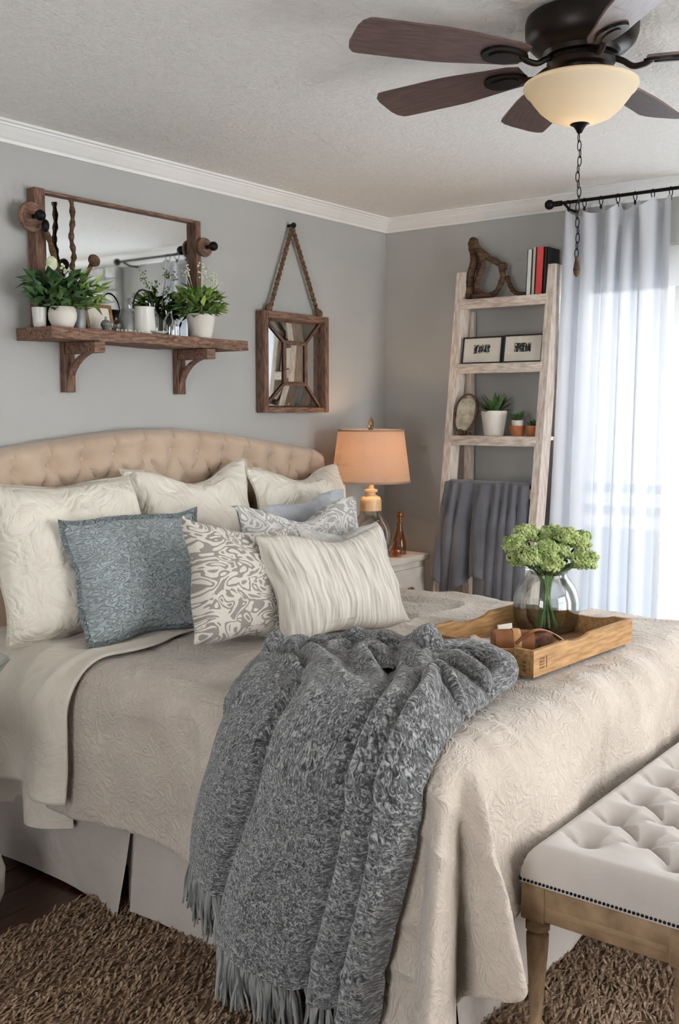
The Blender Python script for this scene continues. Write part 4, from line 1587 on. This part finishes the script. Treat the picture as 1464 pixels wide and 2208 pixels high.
obj('tin', lathe([(0, 0), (.026, 0), (.034, .075), (.036, .078), (.033, .078), (.026, .06), (0, .06)], 24), MAT['galv'], t)
obj('foliage', leaf_blades(60, 21, .04, .085, .006, (0, 0, .06), .8, .5), MAT['leaf'], t, kind='stuff', fix=False)
fr = thing('picture_frame', 'small gold wood frame with blank card leaning on the mirror', 'picture', (-1.955, -.085, ZS), (R(-12), 0, 0))
w_, h_, t_ = .125, .105, .012
for a, b in (((-w_ / 2, -.008, 0), (w_ / 2, .006, t_)), ((-w_ / 2, -.008, h_ - t_), (w_ / 2, .006, h_)), ((-w_ / 2, -.008, t_), (-w_ / 2 + t_, .006, h_ - t_)), ((w_ / 2 - t_, -.008, t_), (w_ / 2, .006, h_ - t_))):
    obj('frame_bar', box2(a, b, .002), MAT['oak_floor'], fr)
obj('card', box2((-w_ / 2 + t_, -.003, t_), (w_ / 2 - t_, .003, h_ - t_)), MAT['paper'], fr, smooth=False)
fr = thing('picture_frame', 'small grey frame leaning behind the gold frame', 'picture', (-2.015, -.058, ZS), (R(-8), 0, R(4)))
w_, h_, t_ = .12, .165, .014
for a, b in (((-w_ / 2, -.006, 0), (w_ / 2, .004, t_)), ((-w_ / 2, -.006, h_ - t_), (w_ / 2, .004, h_)), ((-w_ / 2, -.006, t_), (-w_ / 2 + t_, .004, h_ - t_)), ((w_ / 2 - t_, -.006, t_), (w_ / 2, .004, h_ - t_))):
    obj('frame_bar', box2(a, b, .002), MAT['galv'], fr)
obj('card', box2((-w_ / 2 + t_, -.002, t_), (w_ / 2 - t_, .002, h_ - t_)), MAT['paper'], fr, smooth=False)
# trinkets
for i, (x, y_, r, lab) in enumerate(((-1.985, -.15, .020, 'small silver trinket bowl before the gold frame'), (-1.945, -.16, .018, 'small glass trinket jar before the gold frame'))):
    t = thing('trinket_bowl', lab, 'bowl', (x, y_, ZS))
    obj('body', lathe([(0, 0), (r * .5, 0), (r * .6, .006), (r, .022), (r * .9, .03), (r * .85, .028), (r * .5, .01), (0, .008)], 20), MAT['galv'] if i == 0 else MAT['glass'], t)
    obj('lid', lathe([(r * .95, .029), (r * .6, .038), (r * .2, .042), (r * .25, .05), (0, .054)], 20), MAT['galv'] if i == 0 else MAT['glass'], t)
bs = thing('bead_string', 'string of pale beads lying on the shelf edge', 'beads', (-1.90, -.17, ZS))
obj('strand', join(*[ico((-.05 + .009 * k, .012 * math.sin(k * .9), .006), .0055, 1) for k in range(13)]), MAT['paper'], bs, kind='stuff')
# white pitcher with a wire handle
t = thing('pitcher', 'cream enamel pail with wire bail handle on the shelf', 'pail', (-1.772, -.115, ZS))
obj('body', lathe([(0, 0), (.046, 0), (.048, .006), (.046, .02), (.040, .095), (.043, .105), (.041, .105), (.037, .09), (.042, .02), (0, .012)], 32), MAT['enamel'], t)
obj('handle', tube([(.052 * math.cos(a), 0, .095 + .075 * math.sin(a)) for a in np.linspace(0, math.pi, 24)], .0032, 8), MAT['iron'], t)
t = thing('saucer', 'white saucer tilted against the enamel pail', 'saucer', (-1.745, -.165, ZS))
obj('dish', lathe([(0, .002), (.02, .001), (.036, .010), (.038, .012), (.02, .005), (0, .006)], 28), MAT['enamel'], t)
t = thing('tin_canister', 'grey tin canister left of the enamel pail', 'canister', (-1.835, -.09, ZS))
obj('body', lathe([(0, 0), (.028, 0), (.028, .075), (.022, .085), (.022, .095), (0, .097)], 28), MAT['galv'], t)
for lab, x, y_, r, h in (('clear glass bottle beside the right potted plant', -1.650, -.125, .024, .10), ('short clear glass jar behind the right potted plant', -1.598, -.100, .022, .07), ('tall clear glass bottle behind the enamel pail', -1.690, -.075, .022, .13)):
    t = thing('glass_jar', lab, 'jar', (x, y_, ZS), group='clear jars on the wall shelf')
    obj('body', lathe([(0, 0), (r * .95, 0), (r, .004), (r, h * .62), (r * .55, h * .78), (r * .5, h * .96), (r * .6, h)], 28), MAT['glass'], t)
t = thing('potted_plant', 'leafy plant with white sprigs in a cream pot at the right', 'plant', (-1.487, -.135, ZS))
obj('pot', lathe([(a * .058, b * .098) for a, b in POT], 32), MAT['clay_white'], t)
obj('foliage', leafy(230, 5, .085, .125, .045, (-.005, 0, .085)), MAT['leaf'], t, kind='stuff', fix=False)
obj('dark_foliage', leafy(110, 6, .075, .07, .045, (-.01, 0, .085)), MAT['leaf_dark'], t, kind='stuff', fix=False)
sprig = []
rg = random.Random(5)
for k in range(9):
    a = rg.uniform(0, 6.28)
    q = rg.uniform(.02, .08)
    x, y_, z = q * math.cos(a), q * math.sin(a) - .01, rg.uniform(.20, .30)
    sprig.append(tube(spline([(0, 0, .09), (x * .4, y_ * .4, .16), (x, y_, z)], 4), .0012, 5))
    for j in range(12):
        sprig.append(ico((x + rg.uniform(-.014, .014), y_ + rg.uniform(-.014, .014), z + rg.uniform(-.03, .012)), .0042, 1))
obj('white_sprigs', join(*sprig), MAT['bud'], t, kind='stuff')
t = thing('iron_hook', 'small dark iron scroll beside the right plant pot', 'hook', (-1.405, -.10, ZS))
obj('scroll', tube(spline([(.015, 0, .003), (0, 0, .012), (-.012, 0, .04), (-.004, 0, .065), (.004, 0, .082)], 6), .004, 8), MAT['iron'], t)

# ================================================================== hanging mirror
hm = thing('hanging_mirror', 'small mirror in wooden box frame hung from a rope', 'mirror', (-.78, -.03, 1.51))
X0, X1, Z0, Z1 = -1.015, -.548, 1.512, 1.966
fw = .031
for nm, a, b, mt in (('frame_stile', (X0, -.055, Z0), (X0 + fw, -.004, Z1), 'barnv'), ('frame_stile', (X1 - fw, -.055, Z0), (X1, -.004, Z1), 'barnv'),
                     ('frame_rail', (X0 + fw, -.055, Z0), (X1 - fw, -.004, Z0 + fw * .8), 'barn'), ('frame_rail', (X0 + fw, -.055, Z1 - fw), (X1 - fw, -.004, Z1), 'barn')):
    wpart(nm, box2(a, b, .005), MAT[mt], hm)
ix0, ix1, iz0, iz1 = X0 + fw, X1 - fw, Z0 + fw * .8, Z1 - fw
cx0, cx1, cz0, cz1 = -.858, -.706, 1.645, 1.832
yo, yi = -.020, -.034
ob = [(ix0, yo, iz0), (ix1, yo, iz0), (ix1, yo, iz1), (ix0, yo, iz1)]
ib = [(cx0, yi, cz0), (cx1, yi, cz0), (cx1, yi, cz1), (cx0, yi, cz1)]
for k in range(4):
    j = (k + 1) % 4
    P4 = [ob[k], ob[j], ib[j], ib[k]]
    V4 = P4 + [(p[0], p[1] + .004, p[2]) for p in P4]
    wpart('mirror_pane', (V4, [(0, 1, 2, 3), (7, 6, 5, 4), (0, 4, 5, 1), (1, 5, 6, 2), (2, 6, 7, 3), (3, 7, 4, 0)]), MAT['mirror'], hm, smooth=False)
    wpart('muntin', tube([(ob[k][0], ob[k][1] - .006, ob[k][2]), (ib[k][0], ib[k][1] - .006, ib[k][2])], .0075, 4), MAT['barnv'], hm, smooth=False)
    wpart('muntin', tube([(ib[k][0], ib[k][1] - .006, ib[k][2]), (ib[j][0], ib[j][1] - .006, ib[j][2])], .0095, 4), MAT['barnv'], hm, smooth=False)
wpart('mirror_pane', box2((cx0, yi, cz0), (cx1, yi + .004, cz1)), MAT['mirror'], hm, smooth=False)
rp = []
for (x, z) in ((-.955, 1.992), (-.592, 1.992)):
    a = Vector((x, -.03, z - .035))
    b = Vector((-.787, -.028, 2.358))
    for ph in (0, math.pi):
        rp.append(tube([a.lerp(b, i / 60) + Vector((math.cos(i * .9 + ph) * .0055, math.sin(i * .9 + ph) * .0055, 0)) for i in range(61)], .0065, 6))
    rp.append(ico((x, -.03, z - .012), .017, 2, (1, 1, 1.2)))
wpart('rope', join(*rp), MAT['rope'], hm)
wpart('hook', join(tube([(-.787, -.002, 2.365), (-.787, -.035, 2.365)], .007, 8), ico((-.787, -.036, 2.365), .013, 2)), MAT['iron'], hm)

# ================================================================== curtains
rod = thing('curtain_rod', 'thin black curtain rod with ball end above the window', 'curtain rod', (-.12, -1.6, 2.447))
wpart('rod', tube([(-.12, -1.02, 2.447), (-.12, -1.98, 2.447)], .0075, 12), MAT['iron'], rod)
wpart('finial', join(ico((-.12, -.985, 2.447), .022, 3), tube([(-.12, -1.0, 2.447), (-.12, -1.045, 2.447)], .012, 12)), MAT['iron'], rod)
wpart('finial', ico((-.12, -2.0, 2.447), .022, 3), MAT['iron'], rod)
for yy in (-1.06, -1.94):
    wpart('bracket', tube([(-.12, yy, 2.44), (-.07, yy, 2.425), (-.002, yy, 2.425)], .006, 8), MAT['iron'], rod)
ringm = mesh('ring', tube([(0.0, .003 * math.sin(a), .019 * math.sin(a)) if False else (.019 * math.cos(a), 0, .019 * math.sin(a)) for a in np.linspace(0, 2 * math.pi, 20)], .0022, 6))


def curtain(label, top_y0, top_y1, bot_y0, bot_y1, folds, nring, ph):
    ct = thing('sheer_curtain', label, 'curtain', (-.12, (top_y0 + top_y1) / 2, 0))
    rings = np.linspace(.03, .985, nring)

    def f(U, V):
        # V 0 top .. 1 bottom
        d = np.min(np.abs(U[..., None] - rings), -1)
        sp_ = (rings[1] - rings[0]) / 2
        sag = .040 * (1 - (1 - np.clip(d / sp_, 0, 1)) ** 2) * 1.0
        zt = 2.424 - sag
        z = zt + (.02 - zt) * V
        yy = (top_y0 + (top_y1 - top_y0) * U) * (1 - V) + (bot_y0 + (bot_y1 - bot_y0) * U) * V
        w_ = np.cos((U * folds + .08 * np.sin(U * 11)) * 2 * math.pi + ph)
        sh_ = np.sign(w_) * np.abs(w_) ** .7
        amp = .030 + .012 * V
        top = np.exp(-V * 22)
        x = -.118 + sh_ * amp * (1 - .25 * top) + .012 * vn(U * 9, V * 2, 4) + .03 * top * (sag / .04) * np.sin(U * 23)
        yy = yy + .010 * np.sin((U * folds) * 2 * math.pi + ph) + .01 * vn(U * 5, V * 3, 3) * V
        return x, yy, z
    pn = wpart('panel', grid(240, 90, f), MAT['sheer'], ct)
    for u in rings:
        yy = top_y0 + (top_y1 - top_y0) * u
        rg_ = obj('ring', ringm, MAT['iron'], ct, loc=(0, yy - ct.location.y, 2.436))
        obj('clip', box((0, 0, -.026), (.006, .009, .018), .001), MAT['iron'], rg_)
    return ct


curtain('white sheer curtain panel beside the ladder shelf', -1.062, -1.548, -.985, -1.545, 5.5, 7, .6)

# ================================================================== ceiling fan
FXc, FYc = -1.986, -1.983
fan = thing('ceiling_fan', 'dark bronze ceiling fan with wood blades and glass bowl light', 'ceiling fan', (FXc, FYc, 2.5))
obj('housing', lathe([(0, 0), (.128, 0), (.136, -.006), (.140, -.02), (.139, -.05), (.132, -.068), (.118, -.082), (.095, -.090), (.090, -.100), (.0, -.100)], 56), MAT['bronze'], fan)
obj('motor_ring', lathe([(.0, -.098), (.070, -.098), (.082, -.104), (.085, -.116), (.078, -.126), (.060, -.130), (.058, -.150), (.066, -.156), (.066, -.164), (0, -.166)], 48), MAT['bronze'], fan)
BL = []
for q in np.linspace(0, 1, 18):
    x = .165 + q * .430
    hw = .046 + .022 * sm(0, .55, q)
    BL.append((x, float(hw)))
tip = [(.165 + .455 + .02 * math.sin(a), .068 * math.cos(a)) for a in np.linspace(0, math.pi, 9)]
out_ = [(x, h) for x, h in BL[:-1]] + [(.583, .066), (.597, .052), (.603, .03), (.603, -.03), (.597, -.052), (.583, -.066)] + [(x, -h) for x, h in reversed(BL[:-1])]
out_ = [(.158, .036)] + out_[1:-1] + [(.158, -.036)]
bladem = mesh('blade', prism(out_, -.003, .003, 'z'), smooth=False)
iron_m = mesh('blade_iron', join(tube(spline([(.070, 0, .006), (.10, 0, -.004), (.125, 0, -.018), (.150, 0, -.016), (.17, 0, -.006)], 5), .0075, 8),
                                 prism([(.150 + .062 * (1 - math.cos(t)), .034 * math.sin(t) * (1 - .25 * math.cos(t))) for t in np.linspace(0, 2 * math.pi, 28)[:-1]], -.010, -.0035, 'z'),
                                 prism([(.175 + .040 * (1 - math.cos(t)), .018 * math.sin(t)) for t in np.linspace(0, 2 * math.pi, 20)[:-1]], -.0135, -.009, 'z')), smooth=False)
for a in (146, 89, 42, 1, -66, -138):
    b = obj('blade', bladem, MAT['blade'], fan)
    b.rotation_euler = (R(13), 0, R(a))
    b.location = (0, 0, -.112)
    obj('blade_iron', iron_m, MAT['bronze'], b)
BOWL = [(.060, -.150), (.062, -.158), (.132, -.160), (.141, -.166), (.1425, -.174), (.137, -.184), (.128, -.192), (.118, -.206), (.100, -.228), (.078, -.246), (.050, -.258), (.020, -.263), (0, -.264)]
obj('light_bowl', lathe(BOWL, 56), MAT['bowl'], fan)
obj('bowl_finial', lathe([(0, -.255), (.022, -.259), (.024, -.264), (.016, -.268), (.010, -.276), (.006, -.284), (0, -.287)], 24), MAT['bronze'], fan)
ch = []
zc = -.285
for k in range(16):
    L = .026 if k % 2 else .022
    rot = Matrix.Rotation(R(90 * (k % 2)), 4, 'Z')
    q = xf(tube([(.0048 * math.cos(a), 0, L / 2 * math.sin(a)) for a in np.linspace(0, 2 * math.pi, 14)], .0013, 5), Matrix.Translation((.002 * math.sin(k), .002 * math.cos(k * 1.3), zc - L / 2)) @ rot)
    ch.append(q)
    zc -= L - .005
obj('pull_chain', join(*ch), MAT['iron'], fan)
obj('chain_fob', join(tube([(0, 0, zc), (0, 0, zc - .012)], .002, 6), lathe([(0, zc + .002), (.004, zc - .003), (.006, zc - .015), (.009, zc - .032), (.007, zc - .045), (0, zc - .052)], 14)), MAT['drift'], fan)
fl_ = bpy.data.lights.new('fan_light', 'POINT')
fl_.energy = 0.11
fl_.color = (1.0, .78, .55)
fl_.shadow_soft_size = .03
fo = bpy.data.objects.new('fan_light', fl_)
COL.objects.link(fo)
fo.parent = fan
fo.location = (0, 0, -.215)

# ================================================================== tray on the bed
TRZ = .764
tray = thing('wooden_tray', 'rustic wooden serving tray with notched rims on the bed', 'tray', (-1.54, -1.63, TRZ), (0, 0, R(-4)))
tw_, td_, th_ = .62, .43, .077


def dipped(L, h, d0, d1, dep):
    pts = [(-L / 2, 0), (L / 2, 0), (L / 2, h)]
    for q in np.linspace(0, 1, 10):
        x = d1 + (d0 - d1) * q
        pts.append((x, h - dep * math.sin(math.pi * q) ** .6))
    pts.append((-L / 2, h))
    return pts


obj('base_board', box2((-tw_ / 2 + .006, -td_ / 2 + .006, 0), (tw_ / 2 - .006, td_ / 2 - .006, .008)), MAT['oak_floor'], tray, smooth=False)
obj('side_board', prism(dipped(tw_, th_, -.12, .02, .010), -td_ / 2, -td_ / 2 + .013, 'y'), MAT['oak'], tray, smooth=False)
obj('side_board', prism(dipped(tw_, th_, -.11, .11, .017), td_ / 2 - .013, td_ / 2, 'y'), MAT['oak'], tray, smooth=False)
for sg in (-1, 1):
    xx = sg * (tw_ / 2 - .0065)
    obj('end_board', prism(dipped(td_ - .027, th_, -.15, .02, .012), xx - .0065, xx + .0065, 'x'), MAT['oak'], tray, smooth=False)
stamp_m = M('burnt_stamp', (96, 64, 38), (150, 108, 66), rough=.7, scale=70, detail=2)
obj('stamp', join(*[box((-tw_ / 2 + .035 + .006 * (k % 5), -td_ / 2 - .0002, .022 + .009 * (k // 5)), (.0042 if k % 3 else .003, .0008, .006)) for k in range(20)], box((-tw_ / 2 + .072, -td_ / 2 - .0002, .036), (.006, .0008, .036))), stamp_m, tray, smooth=False, label='dark burnt-in maker stamp on the tray corner')
obj('stamp', join(*[box((-tw_ / 2 - .0002, -td_ / 2 + .03, .018 + .011 * k), (.0008, .010, .006)) for k in range(3)]), stamp_m, tray, smooth=False, label='small burnt-in mark on the tray end')

# vase with flowers
VX, VY, VZ = -1.285, -1.575, TRZ + .0085
vase = thing('glass_vase', 'rounded clear glass vase of green blooms in the tray', 'vase', (VX, VY, VZ))
vo = [(0, 0), (.085, 0), (.098, .006), (.108, .03), (.112, .07), (.110, .11), (.100, .145), (.082, .172), (.071, .184), (.068, .196), (.073, .208), (.080, .212)]
vi = [(.077, .211), (.069, .206), (.064, .196), (.067, .184), (.078, .170), (.096, .143), (.106, .11), (.108, .07), (.104, .032), (.094, .010), (0, .007)]
obj('body', lathe(vo + vi, 56), MAT['glass'], vase)
obj('water', lathe([(0, .0078), (.0935, .0108), (.1035, .033), (.1074, .07), (.1066, .088), (0, .088)], 48), MAT['water'], vase)
right = Vector((.609, -.793, 0))
fwd = Vector((.793, .609, 0))
heads = [(-.112, .345, -.01, .038), (-.062, .372, .05, .040), (-.064, .310, -.06, .040), (-.012, .335, -.06, .036), (.004, .288, -.065, .037), (.024, .368, .05, .042), (.044, .318, .0, .036), (.112, .352, .03, .042), (.122, .292, -.02, .044), (-.092, .290, .03, .036), (.066, .372, -.01, .036)]
for i, (a, z, d, r) in enumerate(heads):
    rg = random.Random(i + 40)
    p = right * a + fwd * d + Vector((0, 0, z - .048))
    f = thing('flower_stem', ['pale green hydrangea bloom at the far left of the vase', 'round green bloom second from the left at the bouquet top', 'green bloom low at the bouquet front left', 'front centre green bloom in the vase', 'lowest green bloom just above the vase rim', 'green bloom at the back top centre of the bouquet', 'small green bloom right of centre', 'green bloom at the upper right of the bouquet', 'large green bloom hanging lowest at the right', 'small dark green bloom low at the bouquet left', 'green bloom at the top right of centre'][i], 'flower', (VX, VY, VZ), group='green blooms in the glass vase')
    ms = []
    nb = 240
    for k in range(nb):
        zz = 1 - 1.75 * (k + .5) / nb
        az = k * 2.39996
        rr = math.sqrt(max(0, 1 - zz * zz))
        q = r * rg.uniform(.80, 1.08)
        lump = 1 + .16 * math.sin(az * 2 + zz * 5 + i)
        ms.append(ico((p.x + rr * math.cos(az) * q * lump, p.y + rr * math.sin(az) * q * lump, p.z + zz * q * .82), r * rg.uniform(.11, .17), 1))
    obj('bloom', join(*ms), MAT['bloom'], f, kind='stuff', fix=False)
    b0 = Vector((rg.uniform(-.045, .045), rg.uniform(-.045, .045), .012))
    obj('stem', tube(spline([b0, b0 * .3 + Vector((0, 0, .09)), Vector((p.x * .25, p.y * .25, .19)), p - Vector((0, 0, r * .3))], 6), .0042, 7), MAT['stem'], f)
    V_, F_ = [], []
    for k in range(3):
        az = rg.uniform(0, 6.28)
        m_ = leaf_blades(1, i * 7 + k, .01, .06, .013, (p.x * .45, p.y * .45, .205 + .02 * k), .6, .0, .6)
        o_ = len(V_)
        V_ += m_[0]
        F_ += [[q + o_ for q in ff] for ff in m_[1]]
    obj('leaf', (V_, F_), MAT['leaf_dark'], f, fix=False)

# leather roll, card and napkin in the tray
lr = thing('leather_bundle', 'rolled tan leather bundle with rough brown core in the tray', 'bundle', (-1.685, -1.685, TRZ + .0085), (0, 0, R(-52)))
tt = Matrix.Translation((-.085, 0, .043)) @ Matrix.Rotation(R(90), 4, 'Y') @ Matrix.Rotation(R(90), 4, 'Z')
obj('core', xf(lathe([(0, .005), (.028, .01), (.032, .10), (.036, .165), (.030, .182), (0, .188)], 26, wob=lambda a, z: .10 * math.sin(a * 5 + z * 90)), tt), MAT['rough_brown'], lr)
obj('wrap', xf(lathe([(0, 0), (.034, 0), (.041, .006), (.0425, .05), (.040, .10), (.0385, .125), (.035, .125), (.034, .03), (0, .02)], 32, wob=lambda a, z: .03 * math.sin(a * 3)), tt), MAT['leather'], lr)
obj('strap', tube(spline([(-.02, -.043, .05), (.02, -.03, .078), (.06, .0, .082), (.11, .03, .06), (.15, .04, .03), (.175, .035, .015)], 6), .010, 8, flat=.45), MAT['leather'], lr)
obj('band', xf(lathe([(.0435, .060), (.0445, .064), (.0435, .082), (.042, .084)], 32), tt), M('tan_band', (186, 134, 88), (206, 158, 112), rough=.5, scale=20), lr)
cd = obj('card', box((0, 0, .032), (.060, .006, .064), .001), MAT['paper'])
cd.location = (-1.56, -1.57, TRZ + .0085)
cd.rotation_euler = (R(-6), 0, R(-20))
tag(cd, 'blank beige card standing between the vase and leather roll', 'card')


def nap(U, V):
    x = -.11 + .22 * U + .01 * np.sin(V * 6)
    y_ = -.07 + .14 * V + .012 * np.sin(U * 7)
    z = .004 + .012 * (fbm(U * 4, V * 4, 2, 3) + .5) + .006 * ridge(U * 3, V * 3, 4)
    return x, y_, z


np_ = obj('napkin', grid(40, 30, nap), MAT['sheet'])
np_.location = (-1.66, -1.55, TRZ + .0085)
np_.rotation_euler = (0, 0, R(15))
tag(np_, 'crumpled white linen napkin in the tray', 'napkin')

# ================================================================== bedside at the left edge of the photo
tb2 = thing('side_table', 'dark round pedestal side table at the left of the bed', 'table', (-3.065, -.57, 0))
obj('top', lathe([(0, .615), (.225, .615), (.235, .622), (.235, .636), (.225, .642), (0, .642)], 48), MAT['dark_table'], tb2)
obj('pedestal', lathe([(.03, .10), (.05, .13), (.035, .2), (.028, .3), (.045, .42), (.03, .5), (.05, .58), (.09, .615)], 28), MAT['dark_table'], tb2)
for a in (20, 140, 260):
    c_, s_ = math.cos(R(a)), math.sin(R(a))
    obj('leg', tube(spline([(.02 * c_, .02 * s_, .20), (.12 * c_, .12 * s_, .25), (.20 * c_, .20 * s_, .14), (.24 * c_, .24 * s_, .03), (.275 * c_, .275 * s_, .014)], 6), [.022 - .0004 * i for i in range(25)], 10), MAT['dark_table'], tb2)
cs = thing('cake_stand', 'cut glass footed dish on the side table', 'dish', (-2.895, -.565, .6425))
obj('bowl', lathe([(.018, .10), (.03, .112), (.08, .125), (.125, .150), (.145, .176), (.148, .178), (.142, .178), (.12, .158), (.07, .135), (0, .122)], 48, wob=lambda a, z: .015 * math.sin(a * 16)), MAT['glass'], cs)
obj('foot', lathe([(0, 0), (.052, 0), (.054, .006), (.03, .018), (.016, .04), (.014, .08), (.022, .105), (0, .11)], 32), MAT['glass'], cs)
ur = thing('ceramic_urn', 'white ceramic urn with black rim under the side table', 'urn', (-2.83, -.50, 0))
obj('body', lathe([(0, 0), (.05, 0), (.06, .02), (.095, .10), (.10, .17), (.085, .22), (.06, .24), (.055, .23), (.0, .22)], 36), MAT['enamel'], ur)
obj('rim', lathe([(.058, .236), (.068, .246), (.062, .256), (.052, .246), (.058, .236)], 30), MAT['black'], ur)
